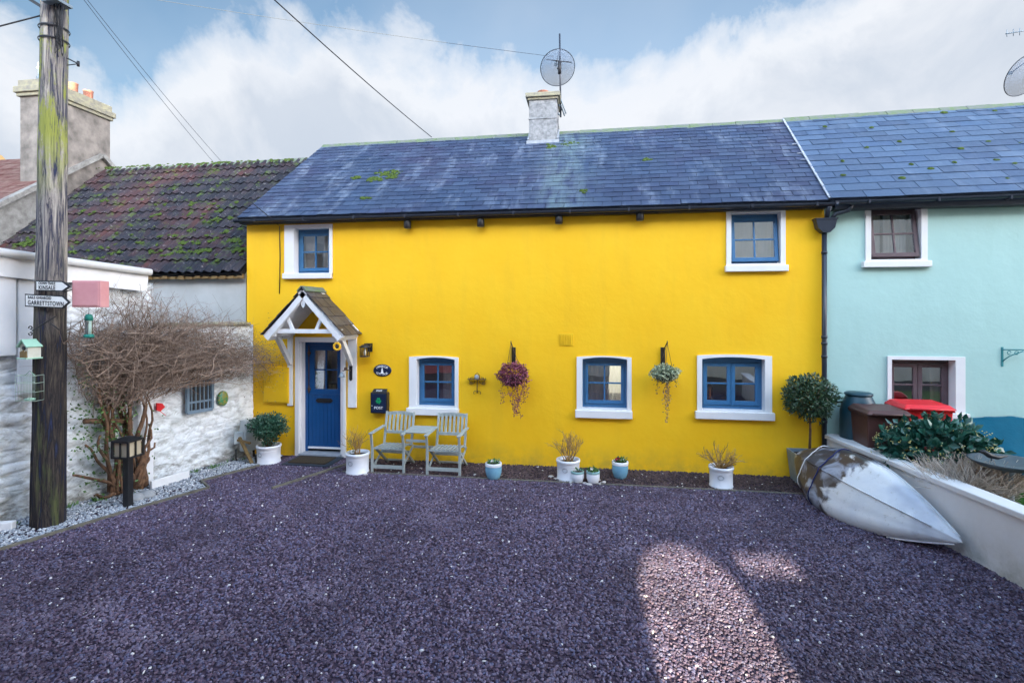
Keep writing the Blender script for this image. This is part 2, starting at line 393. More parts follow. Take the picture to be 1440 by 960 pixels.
def kayakmat():
    m=N('kayak_hull_plastic'); y=m.xyz()[1]
    n=m.noise(2.6,5,.55,None,.8)
    t=m.math('ADD',m.math('MULTIPLY',m.math('ADD',y,.22),1.0),m.math('MULTIPLY',m.math('SUBTRACT',n,.5),1.6))
    f=m.ramp(t,[(-.0,0),(.12,1)])
    w=m.mix(m.ramp(m.noise(1.8,4,.6),[(.35,0),(.7,1)]),(.70,.72,.73),(.56,.60,.66))
    bl=m.noise(1.5,3,.5); w=m.mix(m.math('MULTIPLY',m.ramp(bl,[(.52,0),(.64,1)]),.55),w,(.22,.26,.36))
    w=m.mix(m.math('MULTIPLY',m.ramp(m.noise(14,7,.8),[(.58,0),(.66,1)]),.5),w,(.25,.25,.18))
    b=m.mix(m.ramp(m.noise(3.4,4,.5,None,1.0),[(.50,0),(.62,1)]),(.050,.043,.045),(.30,.34,.42))
    return m.out(m.mix(f,w,b),.30,m.bump(m.noise(5,3,.5),.25,.03),.5)
MT['kayak']=kayakmat()
def oldedge(): pass
# gravel stone material driven by a per-instance number
def gravelmat(name, stops, whitefrac, white):
    m=N(name); a=m.n('ShaderNodeAttribute',attribute_type='INSTANCER',attribute_name='rnd')
    v=a.outputs['Fac']; col=m.ramp(v,stops)
    ps=m.n('ShaderNodeNewGeometry').outputs['Position']
    col=m.mix(m.math('MULTIPLY',m.ramp(m.noise(.55,5,.65,ps),[(.42,0),(.66,1)]),.5),col,tuple(v*.55 for v in stops[0][1]))
    col=m.mix(m.math('MULTIPLY',m.ramp(m.noise(1.3,4,.6,ps),[(.55,0),(.72,1)]),.35),col,stops[-1][1])
    f=m.math('GREATER_THAN',m.math('FRACT',m.math('MULTIPLY',v,91.7)),1-whitefrac)
    col=m.mix(f,col,white)
    return m.out(col,.62,None,.45)
PUR=[(0,(.040,.028,.050)),(.35,(.080,.056,.098)),(.6,(.140,.090,.135)),(.8,(.095,.098,.185)),(1,(.25,.20,.27))]
MT['gravel']=gravelmat('purple_slate_chip',PUR,.006,(.62,.6,.6))
MT['chips']=gravelmat('pale_blue_grey_chip',[(0,(.20,.23,.27)),(.5,(.36,.40,.45)),(1,(.58,.62,.66))],.08,(.7,.7,.7))
MT['mulch']=gravelmat('brown_purple_chip',[(0,(.03,.02,.022)),(.5,(.075,.045,.05)),(1,(.14,.09,.09))],.01,(.55,.53,.5))
def groundmat():
    m=N('gravel_bed'); v=m.n('ShaderNodeTexVoronoi'); v.inputs['Scale'].default_value=38; m.l(m.co(),v.inputs['Vector'])
    bw=m.n('ShaderNodeRGBToBW'); m.l(v.outputs['Color'],bw.inputs[0])
    col=m.ramp(bw.outputs[0],[(0,(.02,.014,.024)),(1,(.09,.06,.09))])
    return m.out(col,.85,m.bump(v.outputs['Distance'],.8,.01),.2)
MT['bed']=groundmat()
# ================================================================ scatter for gravel and grass
def scatter(name, polys, z, density, rmin, rmax, mat, seed, label, cat, shape='stone', flat=.6):
    mb=MB()
    for p in polys: mb.poly([(q[0],q[1],z) for q in p])
    o=mb.build(name,MT[mat],fix=False)
    for p in o.data.polygons:
        if p.normal.z<0: p.flip()
    ng=bpy.data.node_groups.new(name+'_scatter','GeometryNodeTree')
    ng.interface.new_socket('Geometry',in_out='INPUT',socket_type='NodeSocketGeometry')
    ng.interface.new_socket('Geometry',in_out='OUTPUT',socket_type='NodeSocketGeometry')
    n=ng.nodes; L=ng.links.new
    gi=n.new('NodeGroupInput'); go=n.new('NodeGroupOutput')
    dp=n.new('GeometryNodeDistributePointsOnFaces'); dp.inputs['Density'].default_value=density; dp.inputs['Seed'].default_value=seed
    L(gi.outputs[0],dp.inputs['Mesh'])
    if shape=='stone':
        ic=n.new('GeometryNodeMeshIcoSphere'); ic.inputs['Radius'].default_value=1; ic.inputs['Subdivisions'].default_value=1
        src=ic.outputs[0]
    else:
        co=n.new('GeometryNodeMeshCone'); co.inputs['Vertices'].default_value=3; co.inputs['Radius Bottom'].default_value=.12; co.inputs['Radius Top'].default_value=.0; co.inputs['Depth'].default_value=2
        src=co.outputs[0]
    sm=n.new('GeometryNodeSetMaterial'); sm.inputs['Material'].default_value=MT[mat]; L(src,sm.inputs[0])
    ip=n.new('GeometryNodeInstanceOnPoints'); L(dp.outputs[0],ip.inputs['Points']); L(sm.outputs[0],ip.inputs['Instance'])
    rr=n.new('FunctionNodeRandomValue'); rr.data_type='FLOAT_VECTOR'
    if shape=='stone': rr.inputs[0].default_value=(-.55,-.55,0); rr.inputs[1].default_value=(.55,.55,6.28)
    else: rr.inputs[0].default_value=(-.5,-.5,0); rr.inputs[1].default_value=(.5,.5,6.28)
    rr.inputs['Seed'].default_value=seed+1; L(rr.outputs[0],ip.inputs['Rotation'])
    rs=n.new('FunctionNodeRandomValue'); rs.data_type='FLOAT_VECTOR'
    rs.inputs[0].default_value=(rmin,rmin*.7,rmin*flat); rs.inputs[1].default_value=(rmax,rmax*.75,rmax*flat); rs.inputs['Seed'].default_value=seed+2
    L(rs.outputs[0],ip.inputs['Scale'])
    st=n.new('GeometryNodeStoreNamedAttribute'); st.data_type='FLOAT'; st.domain='INSTANCE'; st.inputs['Name'].default_value='rnd'
    rv=n.new('FunctionNodeRandomValue'); rv.data_type='FLOAT'; rv.inputs['Seed'].default_value=seed+3
    L(ip.outputs[0],st.inputs[0]); L(rv.outputs[1],st.inputs['Value'])
    L(st.outputs[0],go.inputs[0])
    md=o.modifiers.new('scatter','NODES'); md.node_group=ng
    return tag(o,label,cat,None,'stuff')
# ================================================================ setting: ground
mb=MB(); S=260
mb.poly([(-S,-S,-.03),(S,-S,-.03),(S,S,-.03),(-S,S,-.03)])
tag(mb.build('ground',MT['asphalt'],fix=False),kind='structure')
WX=lambda y: 3.56+.13*(-y)          # left face of the low white garden wall
e=[(-5.50,-.72),(-5.87,-1.6),(-5.53,-1.86),(-5.9,-2.77),(-6.31,-4.0),(-6.9,-6.0),(-7.3,-7.6)]
bed=[(-4.95,0),(WX(0),0),(WX(-8.3),-8.3),(-7.5,-8.3)]+[tuple(p) for p in reversed(e)]+[(-5.5,0)]
mb=MB(); mb.poly([(p[0],p[1],0) for p in [(-9.5,.25),(3.6,.25),(4.8,-9.2),(-9.5,-9.2)]])
tag(mb.build('gravel_drive_bed',MT['bed'],fix=False),kind='structure')
mulch=[(-3.95,-.78),(-3.95,0),(WX(0),0),(WX(-.8),-.80)]
main=[(-5.35,-.02),(-4.2,-.02),(-4.02,-.78),(WX(-.8),-.80),(WX(-2),-2),(WX(-8.0),-8.0),(-7.4,-8.0)]+[tuple(p) for p in reversed(e)]
scatter('gravel',[main],.006,2300,.008,.0225,'gravel',3,'purple slate gravel covering the parking drive','gravel')
scatter('chippings',[mulch],.012,1500,.010,.022,'mulch',13,'brown dusty chippings in the strip at the foot of the yellow wall','gravel')
pale=[(wallx(0,.06),-.02),(-5.5,-.02)]+e+[(wallx(-7.6)-.3,-7.6)]
scatter('pale_chippings',[pale],.010,1700,.010,.024,'chips',23,'pale blue grey stone chips in the border along the whitewashed wall','gravel')
# edging
def edging(name,pts,label,z=.015):
    mb=MB()
    for a,b in zip(pts,pts[1:]): mb.bar((a[0],a[1],z),(b[0],b[1],z),.03,.055)
    tag(mb.build(name,MT['timberedge'],bevel=.004),label,'garden edging')
edging('timber_edging',e,'weathered timber edging between pale chips and purple gravel on the left')
edging('timber_edging',[(-4.02,-.30),(-4.15,-.6),(-4.6,-1.75)],'short timber edging slanting out from the doorstep beside the nearest white pot')
edging('timber_edging',[(-4.0,-.80),(WX(-.8)-.02,-.82)],'long low timber edging parallel to the yellow wall',-.006)
# lawn & path on the right of the wall
mb=MB(); mb.poly([(WX(-.0)+.05,-.02,.30),(13,-.02,.30),(13,-8,.30),(WX(-8)+.05,-8,.30)])
mb.build('lawn',MT['lawnsoil'],fix=False); tag(bpy.data.objects['lawn'],kind='structure')
scatter('grass',[[(3.95,-.9),(8.5,-.9),(8.5,-4.5),(4.35,-4.5)]],.32,9000,.012,.03,'grass',33,'bright green lawn grass behind the low white wall','grass','blade',1.0)
# ================================================================ walls with openings
def wall(mb,x0,x1,z0,z1,holes,y=0,th=.3,m=0,ztop=None):
    xs=sorted({x0,x1}|{h[0] for h in holes}|{h[1] for h in holes}); zs=sorted({z0,z1}|{h[2] for h in holes}|{h[3] for h in holes})
    # refine so bumps shade well
    for yy,fl in ((y,1),(y+th,0)):
        for i in range(len(xs)-1):
            for j in range(len(zs)-1):
                cx=(xs[i]+xs[i+1])/2; cz=(zs[j]+zs[j+1])/2
                if any(h[0]<cx<h[1] and h[2]<cz<h[3] for h in holes): continue
                q=[(xs[i],yy,zs[j]),(xs[i+1],yy,zs[j]),(xs[i+1],yy,zs[j+1]),(xs[i],yy,zs[j+1])]
                mb.add(q,[(0,1,2,3) if fl else (3,2,1,0)],m)
    for h in holes:
        a,b,c,d=h
        mb.add([(a,y,c),(b,y,c),(b,y,d),(a,y,d),(a,y+th,c),(b,y+th,c),(b,y+th,d),(a,y+th,d)],[(0,4,5,1),(1,5,6,2),(2,6,7,3),(3,7,4,0)],m)
    mb.add([(x0,y,z0),(x0,y+th,z0),(x0,y+th,z1),(x0,y,z1)],[(0,1,2,3)],m)
    mb.add([(x1,y,z0),(x1,y+th,z0),(x1,y+th,z1),(x1,y,z1)],[(3,2,1,0)],m)
    mb.add([(x0,y,z1),(x1,y,z1),(x1,y+th,z1),(x0,y+th,z1)],[(0,1,2,3)],m)
def arcpts(x0,x1,z,rise,n=10):
    return [(x0+(x1-x0)*i/n, z+rise*4*(i/n)*(1-i/n)) for i in range(n+1)]
def rect_of(p): # px rect at y=0 plane -> x0,x1,z0,z1
    x0,y0,x1,y1=p; a=W(x0,(y0+y1)/2); b=W(x1,(y0+y1)/2); c0=W((x0+x1)/2,y1); c1=W((x0+x1)/2,y0)
    return a.x,b.x,c0.z,c1.z
FR=.135 # frame plane depth
def window(house,outer,inner,sill,frame,label,rise=.0,casements=1,tilt=0,bars=(1,1),curt=(),glassm='glass',swap=False):
    ox0,ox1,oz0,oz1=rect_of(outer); ix0,ix1,iz0,iz1=rect_of(inner); sx0,sx1,sz0,sz1=rect_of(sill)
    # frame = the window part
    f=MB(); fw=.05
    def sash(mb,g,x0,x1,z0,z1,y,w=.055,M=None,nb=bars):
        t=.045
        mb.box((x0,y,z0),(x0+w,y+t,z1),0,M); mb.box((x1-w,y,z0),(x1,y+t,z1),0,M)
        mb.box((x0+w,y,z0),(x1-w,y+t,z0+w*1.15),0,M); mb.box((x0+w,y,z1-w),(x1-w,y+t,z1),0,M)
        gx0,gx1,gz0,gz1=x0+w,x1-w,z0+w*1.15,z1-w
        for k in range(nb[0]):
            c=gx0+(gx1-gx0)*(k+1)/(nb[0]+1); mb.box((c-.013,y+.006,gz0),(c+.013,y+t-.006,gz1),0,M)
        for k in range(nb[1]):
            c=gz0+(gz1-gz0)*(k+1)/(nb[1]+1); mb.box((gx0,y+.008,c-.013),(gx1,y+t-.008,c+.013),0,M)
        q=[Vector(p) for p in ((gx0,y+.022,gz0),(gx1,y+.022,gz0),(gx1,y+.022,gz1),(gx0,y+.022,gz1))]
        if M is not None: q=[M@v for v in q]
        g.add(q,[(0,1,2,3)])
    gl=MB()
    f.box((ix0-.03,FR,iz0-.03),(ix0+.03,FR+.07,iz1+.05)); f.box((ix1-.03,FR,iz0-.03),(ix1+.03,FR+.07,iz1+.05))
    f.box((ix0+.03,FR,iz0-.03),(ix1-.03,FR+.07,iz0+.03)); f.box((ix0+.03,FR,iz1-.03),(ix1-.03,FR+.07,iz1+.052+rise*1.6))
    win=None
    if tilt:
        win=f.build('window',MT[frame],house,bevel=.004)
        piv=Vector(((ix0+ix1)/2,FR-.03,iz1-.03)); M=Matrix.Translation(piv)@Matrix.Rotation(-radians(tilt),4,'X')@Matrix.Translation(-piv)
        s=MB(); sash(s,gl,ix0+.005,ix1-.005,iz0+.0,iz1-.03,FR-.045,M=M); s.build('sash',MT[frame],win,bevel=.004)
    else:
        xs=[ix0+.03+(ix1-ix0-.06)*k/casements for k in range(casements+1)]
        for k in range(casements): sash(f,gl,xs[k]+.003,xs[k+1]-.003,iz0+.033,iz1-.033,FR-.02,.06 if casements>1 else .05)
        win=f.build('window',MT[frame],house,bevel=.004)
    gl.build('pane',MT[glassm],win,fix=False)
    tag(win,label)
    # white surround ring with reveals
    s=MB(); top_o=arcpts(ox0,ox1,oz1,rise*.6); top_i=arcpts(ix0-.012,ix1+.012,iz1+.035,rise)
    n=len(top_o)
    out=[(ox0,oz0)]+top_o+[(ox1,oz0)]; inn=[(ix0-.012,iz0-.03)]+top_i+[(ix1+.012,iz0-.03)]
    P=-.028
    vs=[(x,P,z) for x,z in out]+[(x,P,z) for x,z in inn]+[(x,.01,z) for x,z in out]+[(x,FR+.004,z) for x,z in inn]
    k=len(out); fs=[]
    for i in range(k):
        j=(i+1)%k
        fs.append((i,j,k+j,k+i)); fs.append((2*k+i,2*k+j,j,i)); fs.append((k+i,k+j,3*k+j,3*k+i))
    s.add(vs,fs); s.build('surround',MT['white'],win)
    s=MB(); s.box((sx0,-.075,sz0),(sx1,FR-.002,sz1-.004)); s.build('sill',MT['white'],win,bevel=.008)
    for (side,w) in curt:
        c=MB(); a=ix0+.03 if side=='L' else ix1-.03; dr=1 if side=='L' else -1; wd=(ix1-ix0)*w
        vs=[];m_=22
        for i in range(m_+1):
            x=a+dr*wd*i/m_; yy=FR+.16+.018*sin(i*1.7); vs+= [(x,yy,iz0-.02),(x,yy+.004*sin(i),iz1+.03)]
        c.add(vs,[(2*i,2*i+2,2*i+3,2*i+1) for i in range(m_)],0,True); c.build('curtain',MT['curtain'],win,fix=False)
    return (ox0+.05,ox1-.05,oz0+.04,max(oz1-.04,iz1+.04+rise) if rise else oz1-.04),(ix0,ix1,iz0,iz1)
# ================================================================ roofs
def slates(mb,A,B,C,Dp,rows,w,m=0,gap=.009,th=.010,seed=1,clip=True,rag=.006):
    # A,B lower left/right ; C,Dp upper left/right
    A,B,C,Dp=map(Vector,(A,B,C,Dp)); rr=random.Random(seed)
    nrm=((B-A).cross(C-A)).normalized()
    def P(u,v): return (A.lerp(B,u)).lerp(C.lerp(Dp,u),v)
    Lb=(B-A).length; n=int(Lb/w)
    for r in range(rows):
        v0=r/rows-.0; v1=min((r+1.35)/rows,1.0)
        off=(.5 if r%2 else 0)+rr.uniform(-.06,.06)
        k=-1
        while k<=n+1:
            u0=max(0,(k+off)*w/Lb); u1=min(1,(k+1+off)*w/Lb-gap/Lb); k+=1
            if u1-u0<.02/Lb*1: continue
            lift=.013+rr.uniform(0,.006); j=rr.uniform(-rag,rag)/3; tw=rr.uniform(-.003,.003)
            a=P(u0,v0+j)+nrm*(lift+tw); b=P(u1,v0+j)+nrm*(lift-tw); c=P(u1,v1)+nrm*.003; d=P(u0,v1)+nrm*.003
            t=nrm*(-th)
            mb.add([a,b,c,d,a+t,b+t,c+t,d+t],[(0,1,2,3),(4,5,1,0),(5,6,2,1),(7,4,0,3)],m)
def slope(mb,A,B,C,Dp,off=-.012,m=0):
    A,B,C,Dp=map(Vector,(A,B,C,Dp)); nrm=((B-A).cross(C-A)).normalized()
    vs=[p+nrm*off for p in (A,B,Dp,C)]+[p+nrm*(off-.09) for p in (A,B,Dp,C)]
    mb.add(vs,[(0,1,2,3),(7,6,5,4),(0,4,5,1),(1,5,6,2),(2,6,7,3),(3,7,4,0)],m)
def clumps(mb,P,items,m=0,seed=2):
    rr=random.Random(seed)
    for (c,r,n) in items:
        for _ in range(n):
            p=Vector(c)+Vector((rr.gauss(0,r),0,0))+P*rr.gauss(0,r*.6)
            s=rr.uniform(.012,.035); prof=[(s,0),(s*.85,s*.5),(s*.4,s*.85),(.001,s)]
            mb.lathe(prof,p,7,m,True,Matrix.Rotation(radians(41),4,'X')@Matrix.Diagonal((rr.uniform(.8,1.7),rr.uniform(.8,1.4),.7,1)))
def gutter(house,x0,x1,y,z,name='gutter',zr=0):
    g=MB(); r=.048; seg=9; n=2
    for xa,xb,za,zb in ((x0,x1,z,z+zr),):
        prof=[(r*cos(pi+pi*i/seg),r*sin(pi+pi*i/seg)) for i in range(seg+1)]
        prof2=[(p[0]*.92,p[1]*.92+.001) for p in reversed(prof)]
        pr=prof+prof2; k=len(pr)
        vs=[(xa,y+a,za+b) for a,b in pr]+[(xb,y+a,zb+b) for a,b in pr]
        fs=[(i,(i+1)%k,k+(i+1)%k,k+i) for i in range(k)]+[tuple(range(k)),tuple(range(2*k-1,k-1,-1))]
        g.add(vs,fs,0)
    xx=x0+.4
    while xx<x1:
        g.box((xx,y-r-.006,z-.045),(xx+.03,y+r,z+.012)); xx+=.93
    return g.build(name,MT['gutter'],house)
# ================================================================ YELLOW COTTAGE
XL,XR=-6.24,3.57
yc=thing('yellow_cottage','long two storey bright yellow cottage with blue windows, blue door and slate roof','house',(XL,0,0))
holes=[]; rooms={}
spec=[
 ('ul',(401,316,468,389),(415,324,463,383),(400,384,468,392),dict(label='small upper window over the porch, left of the eaves',curt=(('L',.3),('R',.35)))),
 ('ll',(576,502,645,578),(587,508,639,569),(573,573,646,583),dict(rise=.035,label='ground floor window above the pair of chairs',curt=(('R',.38),))),
 ('lm',(811,502,888,580),(820,508,881,572),(809,576,889,587),dict(rise=.035,label='middle ground floor window between the two hanging baskets',curt=(('L',.50),('R',.48)))),  # ll and lm curtains added to stand in for pale pane reflections
 ('lr',(980,500,1085,582),(988,508,1074,574),(977,578,1088,589),dict(rise=.035,casements=2,bars=(0,1),label='wide double casement window at the right of the ground floor')),
 ('ur',(1021,294,1104,377),(1029,303,1096,368),(1019,373,1107,382),dict(tilt=7,glassm='glassbright',label='upper right window with its sash propped open',curt=(('L',.5),('R',.5)))),
]
for k,o_,i_,s_,kw in spec:
    h,inn=window(yc,o_,i_,s_,'blue',**kw); holes.append(h); rooms[k]=inn
dx0,dx1=W(416,560).x,W(487,560).x; dz1=W(450,474).z
holes.append((dx0+.03,dx1-.03,-.02,dz1-.03))
mb=MB(); EV=4.20
wall(mb,XL,XR,-.05,EV,holes,0,.3)
mb.add([(XL,.3,-.05),(XL,5,-.05),(XL,5,4.1),(XL,2.5,5.9),(XL,.3,4.25)],[(0,1,2,3,4)])
mb.add([(XR,.3,-.05),(XR,5,-.05),(XR,5,4.2),(XR,2.5,6.36),(XR,.3,4.35)],[(0,1,2,3,4)])
mb.add([(XL,5,-.05),(XR,5,-.05),(XR,5,4.2),(XL,5,4.2)],[(0,1,2,3)])
mb.build('wall',MT['yellow'],yc,fix=False)
def interior(house,x0,x1,y1=2.6,z1=4.1):
    mb=MB(); y0=.31
    mb.add([(x0,y0,.02),(x1,y0,.02),(x1,y1,.02),(x0,y1,.02),(x0,y0,z1),(x1,y0,z1),(x1,y1,z1),(x0,y1,z1)],[(0,1,2,3),(7,6,5,4),(3,2,6,7),(0,3,7,4),(2,1,5,6)])
    mb.box((x0,y0,2.35),(x1,y1,2.5))
    xs=x0+1.9
    while xs<x1-1: mb.box((xs,y0+.02,.02),(xs+.1,y1,2.35)); xs+=2.3
    mb.build('interior',MT['interior'],house,fix=False)
interior(yc,XL+.3,XR-.05)
# roof: eave & ridge
EY,EZ=-.14,4.29
rA=(-6.33,EY,EZ); rB=(3.58,EY,EZ); rC=(-6.10,2.5,6.40); rD=(3.80,2.5,6.44)
mb=MB(); slates(mb,rA,rB,rC,rD,21,.31,seed=4)
roof=mb.build('roof',MT['slate'],yc,fix=False)
mb=MB(); slope(mb,rA,rB,rC,rD,-.012); slope(mb,(rB[0],5.1,EZ),(rA[0],5.1,EZ),rD,rC,-.0)
mb.build('roof_deck',MT['gutter'],roof)
def ridge(mb,C,Dp,seed=3,m=0):
    C,Dp=Vector(C),Vector(Dp); n=int((Dp-C).length/.45); rr=random.Random(seed)
    for i in range(n):
        a=C.lerp(Dp,i/n); b=C.lerp(Dp,(i+.985)/n); j=rr.uniform(-.006,.006); k=rr.uniform(-.006,.006)
        w=.13; 
        for q0,q1 in (((0,-w,-.10),(0,0,.035)),((0,0,.035),(0,w,-.10))):
            p=[a+Vector(q0)+Vector((0,0,j)),b+Vector(q0)+Vector((0,0,k)),b+Vector(q1)+Vector((0,0,k)),a+Vector(q1)+Vector((0,0,j))]
            mb.add(p+[v-Vector((0,0,.03)) for v in p],[(0,1,2,3),(7,6,5,4),(0,4,5,1),(1,5,6,2),(2,6,7,3),(3,7,4,0)],m)
mb=MB(); ridge(mb,rC,rD); mb.build('ridge_tiles',MT['mossridge'],roof)
def roofpt(px,py,A=rA,Bv=rC):  # pixel -> point on the front slope plane
    sl=(Bv[2]-A[2])/(Bv[1]-A[1]); k=tan(atan((px-720)/F)-TH); q=(HY-py)/F
    # z=A2+sl*(Y-A1); z=H+q*(D+Y)*(cos-k sin)
    c=q*(cos(TH)-k*sin(TH)); Y=(H+c*D-A[2]+sl*A[1])/(sl-c); return Vector((k*(D+Y),Y,A[2]+sl*(Y-A[1])))
sd=Vector((0,.76,.62)).normalized(); up=Vector((0,-.012,.016))
mb=MB(); clumps(mb,sd,[(roofpt(545,245)+up,.10,60),(roofpt(528,253)+up,.08,45),(roofpt(553,250)+up,.07,30),(roofpt(502,251)+up,.06,18),(roofpt(513,280)+up,.05,20),(roofpt(909,226)+up,.04,22),(roofpt(800,203)+up,.08,26),(roofpt(822,270)+up,.04,8),(roofpt(775,208)+up,.07,20)])
tag(mb.build('moss',MT['moss'],roof),kind='stuff')
gutter(yc,-6.34,3.62,EY-.06,EZ-.055)
mb=MB(); mb.box((-6.30,-.13,EZ-.115),(3.56,-.11,EZ-.03)); mb.box((-6.30,-.108,EZ-.117),(3.56,-.004,EZ-.103)); mb.build('fascia',MT['gutter'],yc)
# party-line strip
a=Vector(rB)+Vector((.01,-.01,.03)); b=Vector(rD)+Vector((.01,-.01,.03))
mb=MB()
for i in range(9):
    mb.bar(a.lerp(b,i/9)+Vector((0,0,.004*(i%2))),a.lerp(b,(i+.98)/9)+Vector((0,0,.004*(i%2))),.032,.02,up=(0,-.6,.76))
for v in (.42,.5,.62): 
    p=a.lerp(b,v); mb.bar(p,p+Vector((-.10,0,0)),.018,.012,up=(0,-.6,.76))
mb.build('verge_strip',MT['mortar'],roof)
# chimney on the cottage
cx0,cx1=W(744,200,2.12).x,W(783,200,2.12).x; cy0,cy1=2.12,2.85; ct=W(763,137,2.12).z
mb=MB(); mb.box((cx0,cy0,5.6),(cx1,cy1,ct)); mb.box((cx0-.012,cy0-.012,6.60),(cx1+.012,cy1+.012,6.63))
chm=mb.build('chimney',MT['chim'],yc,bevel=.01)
mb=MB(); mb.box((cx0-.07,cy0-.07,ct),(cx1+.07,cy1+.07,ct+.09)); mb.box((cx0-.03,cy0-.03,ct-.05),(cx1+.03,cy1+.03,ct))
mb.build('chimney_cap',MT['stonecap'],chm,bevel=.012)
mb=MB(); pc=((cx0+cx1)/2-.03,(cy0+cy1)/2,ct+.09); mb.lathe([(.12,0),(.125,.05),(.105,.07),(.11,.15),(.125,.17),(.10,.17),(.09,.02)],pc,20); mb.build('chimney_pot',MT['terracotta'],chm)
mb=MB(); zz=EZ+.80*(cy0-EY)
mb.box((cx0-.05,cy0-.05,zz-.05),(cx1+.05,cy0-.006,zz+.05)); 
for sx in (cx0-.02,cx1+.02): mb.bar((sx,cy0,zz+.04),(sx,2.5,6.44),.03,.12)
mb.build('flashing',MT['lead'],chm)
# door, porch
ddx0,ddx1=W(430,560,.16).x,W(484,560,.16).x; ddz1=W(455,481,.16).z
mb=MB(); DY=.16; T=.045
fx0,fx1=ddx0-.0,ddx1+.0
mb.box((fx0,DY-.02,.05),(fx0+.055,DY+.06,ddz1)); mb.box((fx1-.03,DY-.02,.05),(fx1,DY+.06,ddz1)); mb.box((fx0+.055,DY-.02,ddz1-.05),(fx1-.03,DY+.06,ddz1))
lx0,lx1=fx0+.058,fx1-.032; lm=1.085
nb=9
for i in range(nb):
    a=lx0+(lx1-lx0)*i/nb; b=lx0+(lx1-lx0)*(i+1)/nb; mb.box((a+.002,DY,.10),(b-.002,DY+T-.01,lm))
mb.box((lx0,DY+.008,.10),(lx1,DY+T-.015,lm))
door=mb.build('door',MT['doorblue'],yc,bevel=.003)
mb=MB(); w=.09
gx0,gx1,gz0,gz1=lx0+.11,lx1-.10,lm+.10,ddz1-.05-.10
mb.box((lx0,DY-.004,lm+.012),(gx0,DY+T,ddz1-.052)); mb.box((gx1,DY-.004,lm+.012),(lx1,DY+T,ddz1-.052)); mb.box((gx0,DY-.004,lm+.012),(gx1,DY+T,gz0)); mb.box((gx0,DY-.004,gz1),(gx1,DY+T,ddz1-.052))
cxm=(gx0+gx1)/2; czm=(gz0+gz1)/2
mb.box((cxm-.012,DY,gz0),(cxm+.012,DY+T-.01,gz1)); mb.box((gx0,DY+.002,czm-.012),(gx1,DY+T-.012,czm+.012))
mb.box((lx0,DY-.012,lm-.006),(lx1,DY+.01,lm+.016))
mb.build('upper_leaf',MT['doorblue'],door,bevel=.003)
mb=MB(); mb.add([(gx0,DY+.02,gz0),(gx1,DY+.02,gz0),(gx1,DY+.02,gz1),(gx0,DY+.02,gz1)],[(0,1,2,3)]); mb.build('pane',MT['glass'],door,fix=False)
mb=MB(); vs=[]
for i in range(13): vs+=[(gx0+.01+(.17)*i/12,DY+.10+.01*sin(i*1.9),gz0-.1),(gx0+.01+(.17)*i/12,DY+.10+.01*sin(i*1.9),gz1+.1)]
mb.add(vs,[(2*i,2*i+2,2*i+3,2*i+1) for i in range(12)],0,True); mb.build('curtain',MT['curtain'],door,fix=False)
mb=MB(); c=(lx0+lx1)/2-.02; z=.98; mb.prism([(c-.17,DY-.004,z),(c-.13,DY-.004,z+.04),(c+.13,DY-.004,z+.04),(c+.17,DY-.004,z),(c+.13,DY-.004,z-.04),(c-.13,DY-.004,z-.04)],(0,-.008,0)); mb.box((c-.11,DY-.018,z-.015),(c+.11,DY-.012,z+.015)); mb.build('letter_plate',MT['black'],door,bevel=.002)
mb=MB(); xh=lx0+.02
mb.tube([(xh,DY-.03,lm+.02),(xh,DY-.03,ddz1-.07)],.008,8,0)
for z in (lm+.10,ddz1-.2): mb.box((xh-.025,DY-.035,z-.02),(xh+.025,DY-.002,z+.02)); mb.tube([(xh,DY-.03,z-.06),(xh,DY-.03,z+.06)],.014,8)
mb.build('door_bolt',MT['rust'],door)
mb=MB(); mb.box((lx0,DY-.03,.105),(lx1,DY-.002,.14)); mb.build('weather_bar',MT['white'],door,bevel=.003)
mb=MB(); mb.box((ddx0-.02,-.06,0.0),(ddx1+.02,.25,.055)); mb.build('threshold',MT['lead'],door,bevel=.005)
# door surround (white): reveals and architrave
mb=MB(); ax0,ax1=dx0,dx1
mb.box((ax0,-.035,0),(ax0+.075,.15,dz1)); mb.box((ax1-.05,-.035,0),(ax1,.15,dz1)); mb.box((ax0+.075,-.033,ddz1+.01),(ax1-.05,.148,dz1))
mb.box((ax0+.072,.02,0),(ddx0+.002,.22,ddz1+.02)); mb.box((ddx1-.002,.02,0),(ax1-.045,.22,ddz1+.02))
mb.build('door_surround',MT['white'],yc,bevel=.004)
# porch canopy
PY=-.62
ap=W(427,409,PY); lf=W(375,469,PY); rt=W(484,470,PY)
apx=(lf.x+rt.x)/2; hw=(rt.x-lf.x)/2; apx=ap.x; zE=(lf.z+rt.z)/2; zA=ap.z
mb=MB()
def cp(x,z,y=PY): return (x,y,z)
L_=Vector((apx-hw,PY+.01,zE-.06)); Rr=Vector((apx+hw,PY+.01,zE-.06)); A_=Vector((apx,PY+.01,zA-.09))
mb.bar(L_,A_,.05,.10,up=(0,0,1)); mb.bar(Rr+Vector((0,.001,0)),A_+Vector((0,.001,0)),.05,.10)
tz=zE+.045
mb.box((apx-hw+.10,PY,tz-.035),(apx+hw-.02,PY+.055,tz+.035))
mb.bar((apx-.20,PY+.03,tz),(apx-.32,PY+.03,zE+(zA-zE)*.42),.04,.055); mb.bar((apx+.20,PY+.03,tz),(apx+.32,PY+.03,zE+(zA-zE)*.42),.04,.055)
mb.box((apx-.035,PY-.02,zA-.24),(apx+.035,PY+.03,zA-.03)); mb.prism([(apx-.035,PY-.02,zA-.24),(apx+.035,PY-.02,zA-.24),(apx,PY-.02,zA-.29)],(0,.05,0))
